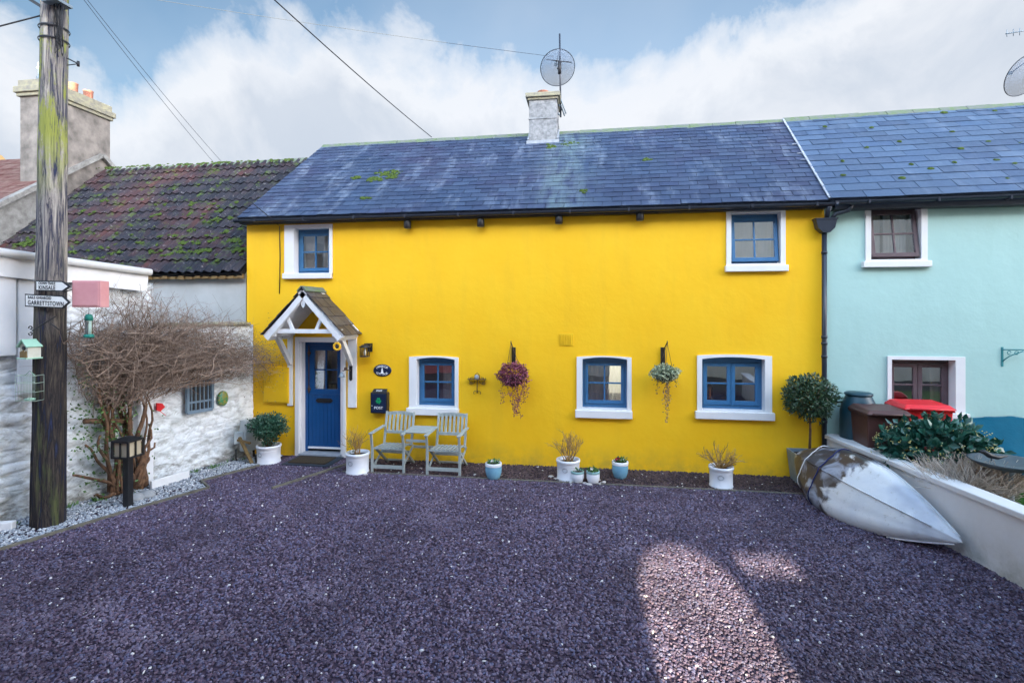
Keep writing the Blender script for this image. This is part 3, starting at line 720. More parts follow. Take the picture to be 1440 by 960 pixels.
# side plates back to the wall and a rear rafter pair
bw=.50
for sx in (-1,1):
    xx=apx+sx*(bw+.04); mb.box((xx-.035,PY,tz-.09),(xx+.035,-.03,tz-.02))
    mb.bar((apx+sx*hw*.98,-.05,zE+.01),(apx,-.05,zA-.03),.04,.08)
mb.prism([(apx-.11,PY-.0,zA-.14),(apx+.11,PY-.0,zA-.14),(apx,PY-.0,zA+.005)],(0,.05,0)); porch=mb.build('porch',MT['whitewood'],yc,bevel=.004)
bx=[W(409,520).x,W(495,520).x]
for k,xx in enumerate(bx):
    mb=MB(); zt=W(409,470).z; zb=W(409,570).z
    mb.box((xx-.065 if k else xx-.05,-.032,zb),(xx+.095 if k else xx+.05,-.0,zt)); mb.build('wall_plate',MT['whitewood'],porch,bevel=.003)
    mb=MB(); n=8; pts=[]
    for i in range(n+1):
        t=i/n; pts.append((xx,-.44+.42*(t+.10*sin(pi*t)), tz-.08-.52*t-.05*sin(pi*t)))
    for p,q in zip(pts,pts[1:]): mb.bar(p,q,.065,.085)
    mb.build('bracket',MT['whitewood'],porch)
mb=MB(); 
e1=(apx-hw-.05,PY-.06,zE-.02); r1=(apx,PY-.06,zA+.045); r2=(apx,-.01,zA+.045); e2=(apx-hw-.05,-.01,zE-.02)
slates(mb,e2,e1,r2,r1,5,.26,seed=8); f1=(apx+hw+.05,PY-.06,zE-.02); f2=(apx+hw+.05,-.01,zE-.02)
slates(mb,f1,f2,r1,r2,5,.26,seed=9)
pr=mb.build('porch_roof',MT['porchslate'],porch,fix=False)
mb=MB(); slope(mb,Vector(e2)+Vector((.03,-.01,-.01)),Vector(e1)+Vector((.03,.02,-.01)),r2,Vector(r1)+Vector((0,.02,0)),-.03); slope(mb,Vector(f1)+Vector((-.03,.02,-.01)),Vector(f2)+Vector((-.03,-.01,-.01)),Vector(r1)+Vector((0,.02,0)),r2,-.03); 
for v in mb.v: pass
dk=mb.build('porch_deck',MT['whitewood'],porch)
mb=MB(); ridge(mb,(apx,PY-.07,zA+.05),(apx,-.0,zA+.05)) if False else None
mb=MB()
for sx in (-1,1): mb.bar((apx+sx*.045,PY-.07,zA+.035),(apx+sx*.045,-.005,zA+.035),.11,.02,up=(sx*.75,0,.66))
mb.build('porch_ridge',MT['mossridge'],porch)
# vent, meter cabinet
v0,v1,v2,v3=rect_of((787,469,806,486)); mb=MB(); mb.box((v0,-.012,v2),(v1,0.001,v3))
for i in range(7): mb.box((v0+.015+i*(v1-v0-.03)/7,-.020,v2+.02),(v0+.015+(i+.5)*(v1-v0-.03)/7,-.010,v3-.02))
mb.build('air_vent',MT['yellowmeter'],yc,bevel=.002)
v0,v1,v2,v3=rect_of((372,516,408,566)); mb=MB(); mb.box((v0,-.05,v2),(v1,0.0,v3)); mb.box((v0+.02,-.062,v2+.02),(v1-.02,-.05,v3-.02)); mb.tube([(v1-.06,-.07,(v2+v3)/2),(v1-.06,-.05,(v2+v3)/2)],.015,8); mb.build('meter_cabinet',MT['yellowmeter'],yc,bevel=.005)
# downpipe with hopper
px_=W(1159,450,-.06).x; mb=MB(); mb.tube([(px_,-.065,3.86),(px_,-.065,.0)],.036,12)
for z in (3.5,2.2,2.1,1.9,.9): mb.tube([(px_,-.065,z-.02),(px_,-.065,z+.02)],.044,12)
dp=mb.build('downpipe',MT['gutter'],yc)
mb=MB(); mb.prism([(px_-.15,-.15,4.0),(px_+.15,-.15,4.0),(px_+.12,-.15,3.87),(px_+.05,-.15,3.80),(px_-.05,-.15,3.80),(px_-.12,-.15,3.87)],(0,.13,0)); mb.box((px_-.16,-.16,4.0),(px_+.16,-.01,4.02))
mb.tube([(px_+.02,-.1,4.02),(px_+.02,-.14,4.10),(px_+.02,-.2,4.19)],.035,10); mb.tube([(px_+.08,-.1,4.0),(px_+.14,-.12,4.08),(px_+.30,-.16,4.12),(px_+.33,-.2,4.2)],.033,10)
mb.build('hopper',MT['gutter'],dp)
# ================================================================ TEAL COTTAGE
tc=thing('teal_cottage','pale teal cottage with brown windows joined to the right of the yellow one','house',(8,0,0))
TX0,TX1=XR+.003,13.0
holes=[]
h,inn=window(tc,(1216,286,1303,372),(1225,293,1293,362),(1211,367,1307,376),'brownframe','upper window with its sash swung out, half covered by lace curtain',tilt=9,curt=(('L',.35),('R',.5))); holes.append(h)
h,inn=window(tc,(1247,501,1356,582),(1254,509,1341,577),(1244,579,1360,591),'brownframe','ground floor casement window behind the red bin',casements=2,bars=(0,1),curt=(('L',.18),('R',.15))); holes.append(h)
mb=MB(); wall(mb,TX0,TX1,-.05,4.20,holes,0,.3)
mb.add([(TX1,.3,-.05),(TX1,5,-.05),(TX1,5,4.2),(TX1,2.5,6.5),(TX1,.3,4.4)],[(0,1,2,3,4)])
mb.add([(TX0,5,-.05),(TX1,5,-.05),(TX1,5,4.2),(TX0,5,4.2)],[(0,1,2,3)])
mb.build('wall',MT['teal'],tc,fix=False); interior(tc,TX0+.1,TX1-.3)
tA=(3.60,-.18,4.30); tB=(13.2,-.18,4.40); tC=(3.82,2.5,6.46); tD=(13.2,2.5,6.60)
mb=MB(); slates(mb,tA,tB,tC,tD,15,.52,seed=14); rf=mb.build('roof',MT['slate2'],tc,fix=False)
mb=MB(); slope(mb,tA,tB,tC,tD); slope(mb,(tB[0],5.1,4.3),(tA[0],5.1,4.3),tD,tC,0); mb.build('roof_deck',MT['gutter'],rf)
mb=MB(); ridge(mb,tC,tD,5); mb.build('ridge_tiles',MT['mossridge'],rf)
mb=MB(); its=[]
for (a,b) in [(1218,209),(1264,201),(1338,187),(1390,201),(1350,211),(1184,228),(1308,239),(1342,230),(1399,227),(1280,233),(1266,252),(1185,248),(1426,232),(1416,253),(1328,160),(1398,158),(1434,203),(1225,181),(1160,150+30)]:
    its.append((roofpt(a,b,tA,(0,2.5,6.50))+up,.012,5))
clumps(mb,sd,its,0,9); tag(mb.build('moss',MT['moss'],rf),kind='stuff')
gutter(tc,3.66,13.2,-.25,4.245,zr=.09)
mb=MB(); mb.box((3.66,-.17,4.14),(13.1,-.145,4.27)); mb.box((3.66,-.142,4.138),(13.1,-.004,4.152)); mb.build('fascia',MT['gutter'],tc)
# ================================================================ TILED HOUSE (left, behind)
th_=thing('tiled_house','old grey rendered house with mossy dark clay tile roof left of the yellow cottage','house',(-9.5,0,0))
GX0,GX1=-12.35,-6.30
mb=MB(); mb.box((GX0,.06,-.05),(GX1,.4,3.33)); mb.box((GX0,5.6,-.05),(GX1,5.94,3.33))
mb.box((GX1-.3,.4,-.05),(GX1-.002,5.6,3.33))
mb.build('wall',MT['grey_render'],th_)
def pantiles(mb,A,B,C,Dp,rows,w,seed=5,amp=.028):
    A,B,C,Dp=map(Vector,(A,B,C,Dp)); rr=random.Random(seed); nrm=((B-A).cross(C-A)).normalized()
    n=int((B-A).length/w)
    P=lambda u,v:(A.lerp(B,u)).lerp(C.lerp(Dp,u),v)
    for r in range(rows):
        sag=0
        for k in range(n):
            u0=k/n; du=1/n; lift=.035+rr.uniform(-.004,.010); j=rr.uniform(-.003,.003); tw=rr.uniform(-.004,.004)
            vs=[]; S_=7
            for i in range(S_+1):
                t=i/S_; hgt=amp*(sin(t*2*pi)*.5+.5)**1.3; u=u0+du*t*.995
                wob=.012*noise.noise(Vector((u*9,r*.6,seed)))
                lo=P(u,r/rows-.004+j)+nrm*(hgt+lift+wob+tw*t); hi=P(u,min((r+1.15)/rows,1))+nrm*(hgt+.004)
                vs+=[lo,hi,lo-nrm*.014]
            fs=[]
            for i in range(S_): a=3*i; fs+= [(a,a+3,a+4,a+1),(a+2,a+5,a+3,a)]
            mb.add(vs,fs,0,False)
qA=(GX0,-.10,3.30); qB=(GX1,-.10,3.30); qC=(GX0,3.0,6.22); qD=(GX1,3.0,6.28)
mb=MB(); pantiles(mb,qA,qB,qC,qD,12,.175,amp=.042); rf=mb.build('roof',MT['tile'],th_,fix=False)
mb=MB(); slope(mb,qA,qB,qC,qD,-.01); slope(mb,(GX1,6.1,3.3),(GX0,6.1,3.3),qD,qC,0); mb.build('roof_deck',MT['black'],rf)
mb=MB(); ridge(mb,qC,qD,8); mb.build('ridge_tiles',MT['mossridge'],rf)
mb=MB(); its=[]; rr=random.Random(77)
def tpt(px,py):
    return roofpt(px,py,qA,qC)+Vector((0,-.04,.045))
for (a,b,r,n) in [(150,285,.06,12),(275,290,.05,9),(300,290,.05,9),(305,312,.08,20),(245,335,.05,8),(262,345,.06,10),(280,345,.07,14),(282,357,.08,20),(240,362,.06,10),(105,357,.05,10),(160,360,.04,8),(215,358,.05,9),(40,345,.12,40),(55,335,.1,22),(268,305,.05,9),(330,342,.08,24),(338,355,.07,22),(295,355,.05,10),(225,305,.04,7),(120,300,.04,6),(187,298,.05,9),(102,332,.05,9),(258,358,.06,12),(325,310,.06,12),(310,300,.05,9),(200,345,.04,6),(128,325,.04,6),(320,330,.05,9),(300,342,.05,8),(270,328,.05,8)]:
    its.append((tpt(a,b),r,int(n*1.4)))
for _ in range(60):
    a=rr.uniform(100,345); b=rr.uniform(262,372); its.append((tpt(a,b),.03,rr.randint(2,5)))
for _ in range(70):
    a=rr.uniform(100,425); its.append((W(a,239-(a-100)*.045,2.9)+Vector((0,-.1,-.02)),.05,rr.randint(2,5)))
clumps(mb,sd,its,0,19); tag(mb.build('moss',MT['moss'],rf),kind='stuff')
mb=MB(); mb.bar((GX0,-.02,3.26),(GX1,-.02,3.24),.05,.09); 
for i in range(14): mb.box((-8.6+i*.17,-.07,3.20+.01*sin(i*5)),(-8.5+i*.17,.0,3.25+.01*cos(i*3)))
mb.build('eaves_board',MT['stick'],th_)
# ================================================================ RED-ROOFED HOUSE with the big chimney
rh=thing('red_roofed_house','grey gable and rusty red roof at the far left with a tall chimney stack','house',(-15,2.9,0))
RX=-12.40; sl=.73; zr_=6.55
mb=MB(); g=[(0.0-2,-.05),(7.8,-.05),(7.8,zr_-sl*4.9),(2.9,zr_),(-2,zr_-sl*4.9)]
mb.prism([(RX,y,z) for y,z in g],(-8,0,0)); mb.build('wall',MT['gable'],rh)
mb=MB(); slates(mb,(-20.4,-2.2,zr_-sl*5.1+.04),(RX+.06,-2.2,zr_-sl*5.1+.04),(-20.4,2.9,zr_+.05),(RX+.06,2.9,zr_+.05),16,.28,seed=31); 
rf=mb.build('roof',MT['redtile'],rh,fix=False)
mb=MB(); mb.bar((RX+.02,-2.2,zr_-sl*5.1+.0),(RX+.02,2.9,zr_+.03),.16,.10); mb.bar((RX+.05,8.0,zr_-sl*5.1+.0),(RX+.05,2.9,zr_+.03),.16,.10); mb.build('verge',MT['gable'],rf)
y0,y1=1.53,3.18; x1=RX+.012; x0=x1-.68; zt=7.86
mb=MB(); mb.box((x0,y0,4.2),(x1,y1,zt-.0)); ch=mb.build('chimney',MT['chimbrown'],rh,bevel=.012)
mb=MB(); 
for k,(o_,za,zb) in enumerate(((.05,zt-.30,zt-.22),(.09,zt-.22,zt-.08),(.03,zt-.08,zt+.08))): mb.box((x0-o_,y0-o_,za),(x1+o_,y1+o_,zb))
mb.build('chimney_cap',MT['stonecap'],ch,bevel=.015)
for k,(yy,r,h_) in enumerate(((2.45,.105,.30),(2.85,.105,.28))):
    mb=MB(); mb.lathe([(r,0),(r*.92,.04),(r,h_-.03),(r*1.08,h_),(r*.8,h_),(r*.75,.05)],(x1-.30,yy,zt+.08),18); mb.build('chimney_pot',MT['terracotta'],ch)
mb=MB(); mb.lathe([(.12,0),(.11,.12),(.13,.16),(.09,.2),(.09,.34),(.13,.38),(.10,.42),(.10,.5),(.02,.62),(.0,.74)],(x1-.42,y0+.3,zt+.08),14); tag(mb.build('cowl',MT['zinc'],ch),'dark louvred cowl behind the pole')
# far gable
fh=thing('distant_house','tip of a distant brown gable peeping at the left edge under the clouds','house',(-24,12,0))
p=W(2,222,9); mb=MB(); mb.prism([(p.x-3.2,9,0),(p.x+3.2,9,0),(p.x+3.2,9,p.z-3.0),(p.x-.1,9,p.z),(p.x-3.2,9,p.z-3.0)],(0,6,0)); mb.build('wall',MT['chimbrown'],fh)
mb=MB(); mb.bar((p.x-.1,8.9,p.z+.05),(p.x+3.4,8.9,p.z-3.2),.3,.16,up=(0,0,1)); mb.bar((p.x-.1,8.901,p.z+.05),(p.x-3.4,8.901,p.z-3.2),.3,.16,up=(0,0,1)); mb.build('verge',MT['stick'],fh)
# ================================================================ whitewashed stone wall + shed (left)
def wgrid(mb,ya,yb,z0,zt,off,th=.35,amp=.05,step=.045,seed=0):
    ny=max(2,int((yb-ya)/step)); nz=max(2,int((zt-z0)/step)); 
    vs=[]
    for i in range(ny+1):
        y=ya+(yb-ya)*i/ny
        for j in range(nz+1):
            z=z0+(zt-z0)*j/nz
            p=Vector((y*6,z*9,seed)); d=noise.fractal(p,.8,2.1,4)*amp*.30
            wv_=Vector((y*2.6+.25*noise.noise(Vector((y*2,z*3,5))),z*5.2+.35*noise.noise(Vector((y*2.5,z*2,9))),seed+.3))
            v_=noise.voronoi(wv_); d+=min(.12,v_[0][1]-v_[0][0])*amp*3.2+noise.noise(v_[1][0]*7.3)*amp*.55
            d+= -.02*z
            vs.append((wallx(y,off+d),y,z))
    mb.add(vs,[(i*(nz+1)+j,(i+1)*(nz+1)+j,(i+1)*(nz+1)+j+1,i*(nz+1)+j+1) for i in range(ny) for j in range(nz)],0,True)
    b=len(mb.v)
    def e(y,z): return (wallx(y,off-.04 if 0 else off),y,z)
    mb.add([(wallx(ya,off),ya,z0),(wallx(ya,off)-th,ya,z0),(wallx(ya,off)-th,ya,zt),(wallx(ya,off),ya,zt)],[(0,1,2,3)])
    mb.add([(wallx(yb,off),yb,z0),(wallx(yb,off)-th,yb,z0),(wallx(yb,off)-th,yb,zt),(wallx(yb,off),yb,zt)],[(3,2,1,0)])
    mb.add([(wallx(ya,off-.03),ya,zt-.01),(wallx(yb,off-.03),yb,zt-.01),(wallx(yb,off)-th,yb,zt-.01),(wallx(ya,off)-th,ya,zt-.01)],[(3,2,1,0)])
    mb.add([(wallx(ya,off)-th,ya,z0),(wallx(yb,off)-th,yb,z0),(wallx(yb,off)-th,yb,zt),(wallx(ya,off)-th,ya,zt)],[(3,2,1,0)])
YS=WL(207,480).y   # where the shed ends and the lower yard wall begins
wt=thing('stone_wall','lumpy whitewashed rubble yard wall between the shed and the yellow cottage','wall',(wallx(-.8),-.8,0))
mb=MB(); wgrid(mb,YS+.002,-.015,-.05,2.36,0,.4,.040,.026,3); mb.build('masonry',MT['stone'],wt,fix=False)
mb=MB(); rr=random.Random(5)
for i in range(26):
    y=YS+.05+(abs(YS)-.1)*i/26; s=rr.uniform(.7,1.2)
    mb.box((wallx(y)-.42,y,2.345),(wallx(y)+.03*s,y+.07,2.36+.05*s))
mb.build('coping',MT['stonecap'],wt,bevel=.02)
shd=thing('lean_to_shed','white painted stone lean-to shed behind the telegraph pole with deep fascia board','shed',(wallx(-4),-4,0))
OFF=.10
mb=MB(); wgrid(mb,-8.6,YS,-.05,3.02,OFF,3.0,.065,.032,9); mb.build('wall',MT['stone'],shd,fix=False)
f0=WL(0,355,OFF+.12); f1=WL(208,383,OFF+.12); fb=WL(205,410,OFF+.12); slf=(f1.z-f0.z)/(f1.y-f0.y)
ya=-8.7; za=f1.z+slf*(ya-f1.y)
mb=MB(); hh=f1.z-fb.z
mb.bar((wallx(ya,OFF+.11),ya,za-hh/2),(wallx(f1.y,OFF+.11),f1.y,f1.z-hh/2),.035,hh)
mb.build('fascia_board',MT['whitewood'],shd,bevel=.004)
mb=MB(); mb.tube([(wallx(ya,OFF+.17),ya,za+.0),(wallx(f1.y,OFF+.17),f1.y-.0,f1.z)],.05,10); mb.build('gutter',MT['whitewood'],shd)
mb=MB(); ps=[(wallx(ya,OFF+.16),ya,za+.03),(wallx(f1.y+.03,OFF+.16),f1.y+.03,f1.z+.03),(wallx(f1.y)-3.0,f1.y+.03,f1.z+.28),(wallx(ya)-3.0,ya,za+.28)]
mb.prism(ps,(0,0,-.06)); mb.build('roof',MT['lead'],shd)
a=WL(-40,440,OFF+.05); b=WL(22,440,OFF+.05); zt=WL(10,386,OFF).z; zb=WL(10,500,OFF).z
mb=MB(); mb.bar((a.x,a.y,(zt+zb)/2),(b.x,b.y,(zt+zb)/2),.06,zt-zb); mb.build('door_panel',MT['smoothwash'],shd,bevel=.01)
a=WL(24,440,OFF+.03); b=WL(58,440,OFF+.03); zb2=WL(30,555,OFF).z
mb=MB(); mb.bar((a.x,a.y,(3.0+zb2)/2),(b.x,b.y,(3.0+zb2)/2),.06,3.0-zb2); mb.build('pilaster',MT['smoothwash'],shd,bevel=.02)
# buttress where the shed ends
a=WL(203,600,OFF+.06); 
bt=MB(); bt.box((a.x-.16,a.y-.12,0),(a.x+.04,a.y+.14,1.75)); bt.build('buttress',MT['smoothwash'],shd,bevel=.03)
# barred window in yard wall
p0=WL(258,557,.02); p1=WL(293,557,.02); z0=WL(275,577).z; z1=WL(275,533).z
dirw=Vector((LB,1,0)).normalized()
def onwall(s,zv,o): # s metres along from p0
    q=Vector((p0.x,p0.y,0))+dirw*s; return Vector((q.x+o,q.y,zv))
bw_=(Vector((p1.x,p1.y))-Vector((p0.x,p0.y))).length
mb=MB(); cz=(z0+z1)/2
mb.bar(onwall(0,z0,.07),onwall(bw_,z0,.07),.04,.05); mb.bar(onwall(0,z1,.07),onwall(bw_,z1,.07),.04,.05); mb.bar(onwall(0,z0,.07),onwall(0,z1,.07),.05,.04,up=(1,0,0)); mb.bar(onwall(bw_,z0,.07),onwall(bw_,z1,.07),.05,.04,up=(1,0,0))
mb.bar(onwall(0,z0+(z1-z0)*.3,.075),onwall(bw_,z0+(z1-z0)*.3,.075),.02,.03)
for i in range(1,6): mb.bar(onwall(bw_*i/6,z0,.065),onwall(bw_*i/6,z1,.065),.022,.02,up=(1,0,0))
MT['blind']=simple('faded_blue_grey_wood',(.13,.20,.28),(.19,.27,.34),8,.7,.3,50)
w=mb.build('window',MT['blind'],wt); tag(w,'small faded blue barred window')
mb=MB(); mb.bar(onwall(0,cz,.045),onwall(bw_,cz,.045),.03,z1-z0); mb.build('backing',MT['black'],w)
# egg plaque
p=WL(314,560,.06); mb=MB(); M=Matrix.Rotation(pi/2-atan(LB),4,'Z')@Matrix.Rotation(pi/2,4,'X')
M=Matrix.Rotation(atan2(dirw.y,dirw.x),4,'Z')@Matrix.Rotation(pi/2,4,'X')
mb.lathe([(.001,.022),(.05,.02),(.085,.012),(.10,.0),(.10,-.03)],p,26,0,True,M@Matrix.Diagonal((.95,1.28,1,1)))
m=N('painted_plaque'); v=m.noise(14,4,.6); MT['plaque']=m.out(m.ramp(v,[(.3,(.01,.10,.09)),(.45,(.03,.25,.12)),(.55,(.35,.28,.03)),(.62,(.02,.20,.22)),(.75,(.3,.08,.05))]),.35)
tag(mb.build('oval_plaque',MT['plaque']),'oval green painted plaque hanging on the whitewashed wall beside the barred window','wall plaque')
# little red tin ornament
p=WL(224,572,.07); mb=MB(); u=dirw
mb.prism([p+u*-.05+Vector((0,0,.07)),p+u*.03+Vector((0,0,.05)),p+u*.07+Vector((0,0,-.01)),p+u*.0+Vector((0,0,-.07)),p+u*-.05+Vector((0,0,-.04))],(.02,0,0)); mb.tube([p+u*.0+Vector((.01,0,-.06)),p+u*.09+Vector((.01,0,-.15))],.005,5)
tag(mb.build('red_ornament',MT['red']),'tiny red tin shape on a wire stuck to the whitewashed wall','ornament')
# white plank on chips
a=WL(212,684,.42); b=WL(265,672,.36); a.z=.055; b.z=.055
mb=MB(); mb.bar(a,b,.05,.14); tag(mb.build('white_plank',MT['whitewood'],bevel=.006),'short white painted plank lying on the pale chips at the wall foot','plank')
a=G(-40,749); b=G(20,744); mb=MB(); mb.bar(a+Vector((0,0,.05)),b+Vector((0,0,.05)),.09,.10); tag(mb.build('white_kerb_block',MT['whitewood'],bevel=.01),'white kerb block on the ground left of the telegraph pole','kerb block')
# electric box + pipe
p0b=W(343,600,-.35); 
mb=MB(); c=WL(356,608,.24); ex=thing('electric_box','pale grey electricity meter box on the whitewashed wall behind the clipped box plant','meter box',(c.x,c.y,0))
z0=WL(356,631,.24).z; z1=WL(356,588,.24).z
a=WL(341,608,.24); b=WL(366,608,.24)
mb.bar((a.x,a.y,(z0+z1)/2),(b.x,b.y,(z0+z1)/2),.16,z1-z0); mb.build('casing',MT['meter'],ex,bevel=.01)
mb=MB(); a2=WL(329,608,.18); mb.bar((a2.x,a2.y,(z0+z1)/2-.02),(a.x,a.y,(z0+z1)/2-.02),.06,.2); mb.build('junction_cover',MT['meter'],ex,bevel=.006)
mb=MB(); mb.tube([(a2.x,a2.y+.05,z0+.05),(a2.x,a2.y+.05,z0-.1),(a2.x+.03,a2.y+.03,.02)],.015,6); mb.build('pipe',MT['black'],ex); mb=MB(); mb.tube([(c.x,c.y,z0),(c.x+.02,c.y,z0-.12),(c.x+.1,c.y+.02,.04)],.022,6); mb.build('pipe',MT['black'],ex)
tw=MB(); c=G(352,650); tw.bar((c.x-.22,c.y+.02,.42),(c.x+.10,c.y-.10,.02),.05,.03); tw.bar((c.x-.24,c.y,.38),(c.x+.0,c.y,.33),.04,.03)
tag(tw.build('broken_batten',MT['stick']),'ochre broken batten leaning under the grey meter box','timber batten')
mb=MB(); rr=random.Random(61)
for i in range(46):
    y=-rr.random()**.8*5.2-.15; p=Vector((wallx(y,.12+rr.random()*.12+(OFF if y<YS else 0)),y,.01)); n_=rr.randint(5,16); s=rr.uniform(.02,.06)
    for _ in range(n_):
        mb.leaf(p+Vector((rr.gauss(0,.025),rr.gauss(0,.04),0)),Vector((rr.gauss(.3,.5),rr.gauss(0,.6),rr.uniform(.4,1.4))).normalized(),Vector((1,0,.3)),s*rr.uniform(.7,1.6),s*.4)
tag(mb.build('weeds',MT['ivy'],fix=False),'little green weeds and moss sprouting along the foot of the whitewashed wall','weeds',None,'stuff')
# ================================================================ telegraph pole
pb=G(68,737); pole=thing('telegraph_pole','thick weathered wooden telegraph pole with yellow lichen near its top','pole',(pb.x,pb.y,0))
mb=MB(); n=60; seg=40; r0=.168; r1=.128; PTOP=7.3
def polec(z): return Vector((pb.x+.014*z,pb.y+.0*z,z))
vs=[]
for i in range(n+1):
    z=-.1+(PTOP+.1)*i/n; c=polec(z); r=r0+(r1-r0)*z/PTOP
    for k in range(seg):
        t=2*pi*k/seg; d=noise.fractal(Vector((cos(t)*3.2,sin(t)*3.2,z*.35)),.8,2.2,4)*.011; g=abs(noise.noise(Vector((cos(t)*9,sin(t)*9,z*.3))))
        rr_=r+d-(.012 if g<.06 else 0); vs.append((c.x+rr_*cos(t),c.y+rr_*sin(t),z))
fs=[(i*seg+k,i*seg+(k+1)%seg,(i+1)*seg+(k+1)%seg,(i+1)*seg+k) for i in range(n) for k in range(seg)]+[tuple(n*seg+k for k in range(seg))]
mb.add(vs,fs,0,True); mb.build('shaft',MT['pole'],pole)
def atpole(px,py,dy=0): # a point at the pole's depth
    d=(pb.x*-sin(TH)+(pb.y+dy+D)*cos(TH)); lat=(px-720)/F*d; return Vector((-d*sin(TH)+lat*cos(TH), d*cos(TH)+lat*sin(TH)-D, H+(HY-py)*d/F))
# pole-top hardware
mb=MB(); q=atpole(92,10,-.1); c=polec(q.z)
mb.box((c.x+.05,c.y-.20,q.z),(c.x+.26,c.y-.0,q.z+.035)); mb.build('terminal_box',MT['zinc'],pole,bevel=.004)
mb=MB(); rr=random.Random(3)
for i in range(11):
    pts=[]; x0=c.x+.13+rr.uniform(0,.10); L=rr.uniform(.35,.62)
    for k in range(11): t=k/10; pts.append((x0+.035*sin(t*7+i),c.y-.1+.03*cos(t*9+i),q.z-L*sin(t*pi)*1.0+rr.uniform(-.01,.01)))
    mb.tube(pts,.004,4)
mb.build('loose_wiring',MT['cable'],pole)
mb=MB()
for py in (43,60): 
    z=atpole(80,py).z; c=polec(z); mb=MB(); mb.lathe([(r1+.02,-.012),(r1+.026,0),(r1+.02,.012)],c,24); mb.build('strap',MT['cable'],pole)
mb=MB(); a=atpole(94,82,-.1); b=atpole(110,90,-.15); mb.tube([a,b],.008,5); mb.tube([b,atpole(94,92,-.1)],.006,5); mb.tube([b+Vector((0,0,-.03)),b+Vector((0,0,.03))],.015,6); mb.build('step_iron',MT['cable'],pole); mb=MB()
a=atpole(62,12,-.1); b=atpole(30,-8,-.1); mb.bar(a,b,.03,.035)
mb.build('stay_arm',MT['cable'],pole)
# fingerposts
def finger(px0,pyt,pyb,pxn,pxt,dyr,label,small,big,ssz,bsz):
    yy=-.20; a=atpole(px0,pyt,yy); 
    hgt=a.z-atpole(px0,pyb,yy).z; L=(atpole(pxn,pyt,yy)-a).length; Lt=(atpole(pxt,pyt,yy)-a).length
    t=thing('road_sign',label,'road sign',tuple(a-Vector((0,0,hgt))))
    ang=atan2(sin(TH),cos(TH)); e=Vector((cos(TH),sin(TH),-dyr)).normalized(); u=Vector((0,0,1)); nrm=e.cross(u).normalized()
    def P(s,v,o=0): return a+e*s+u*(v-hgt)+nrm*(-o)*-1
    base=[P(0,0),P(L,0),P(Lt,hgt/2),P(L,hgt),P(0,hgt)]
    mb=MB(); mb.prism(base,-nrm*.02); mb.build('backplate',MT['signblack'],t)
    k=.014
    mb=MB(); face=[P(k,k),P(L-k*.4,k),P(Lt-k*1.6,hgt/2),P(L-k*.4,hgt-k),P(k,hgt-k)]; mb.prism([p+nrm*.001 for p in face],nrm*.004); mb.build('face',MT['signwhite'],t)
    M3=Matrix((e,u,nrm)).transposed().to_4x4()
    def txt(body,size,s,v,sx):
        cu=bpy.data.curves.new('lettering','FONT'); cu.body=body; cu.size=size; cu.align_x='LEFT'; cu.align_y='CENTER'; cu.extrude=.001; cu.space_character=1.15; cu.offset=.0012
        o=bpy.data.objects.new('tmp',cu); COL.objects.link(o); me=bpy.data.meshes.new_from_object(o.evaluated_get(bpy.context.evaluated_depsgraph_get())); bpy.data.objects.remove(o)
        wd=max(v_.co.x for v_ in me.vertices); k_=sx/wd
        me.transform(Matrix.Translation(P(s,v)+nrm*.0065-ORG[t.name])@M3@Matrix.Diagonal((k_,1,1,1))); me.materials.clear(); me.materials.append(MT['signblack'])
        o=bpy.data.objects.new('lettering',me); COL.objects.link(o); o.parent=t; ORG[o.name]=ORG[t.name]
    txt(small,ssz,.04,hgt*.74,L*.62); txt(big,bsz,.04,hgt*.32,L*(.62 if len(big)<8 else .95))
    return t
finger(50,394,409,88,98,.03,'upper white fingerpost on the pole pointing right to KINSALE','CIONN TSÁILE','KINSALE',.042,.066)
finger(35,413,431,88,98,.05,'lower longer white fingerpost on the pole pointing right to GARRETTSTOWN','BAILE GHEARÓID','GARRETTSTOWN',.046,.074)
# scroll bracket + pink hanging box
a=atpole(90,398,-.05); b=atpole(129,398,-.05)
t=thing('hanging_pink_box','square pink painted box sign hanging from a scrolled iron bracket on the pole','hanging box',tuple(atpole(126,432)))
mb=MB(); mb.tube([a,b],.008,6); mb.tube([a-Vector((0,0,.11)),b],.006,6)
for k in range(4):
    c=a.lerp(b,(k+.5)/4)-Vector((0,0,.045*(1-k/5))); mb.tube([c+Vector((.032*cos(th2)*(1-th2/12),0,.032*sin(th2)*(1-th2/12))) for th2 in [i*.7 for i in range(12)]],.005,5)
mb.build('bracket',MT['black'],t)
x0=atpole(107,395,-.05); x1=atpole(146,432,-.05); ctr=(x0+x1)/2; s=(atpole(146,395)-atpole(107,395)).length; hz=x0.z-x1.z
M=Matrix.Translation(ctr)@Matrix.Rotation(TH+.10,4,'Z')
mb=MB(); mb.box((-s/2+.02,-.08,-hz/2),(s/2,.08,hz/2),0,M); mb.build('box',MT['pink'],t,bevel=.006)
mb=MB(); mb.box((-s/2+.035,-.088,-hz/2+.02),(s/2-.02,-.081,hz/2-.02),0,M); mb.build('front_panel',MT['pink'],t,bevel=.003)
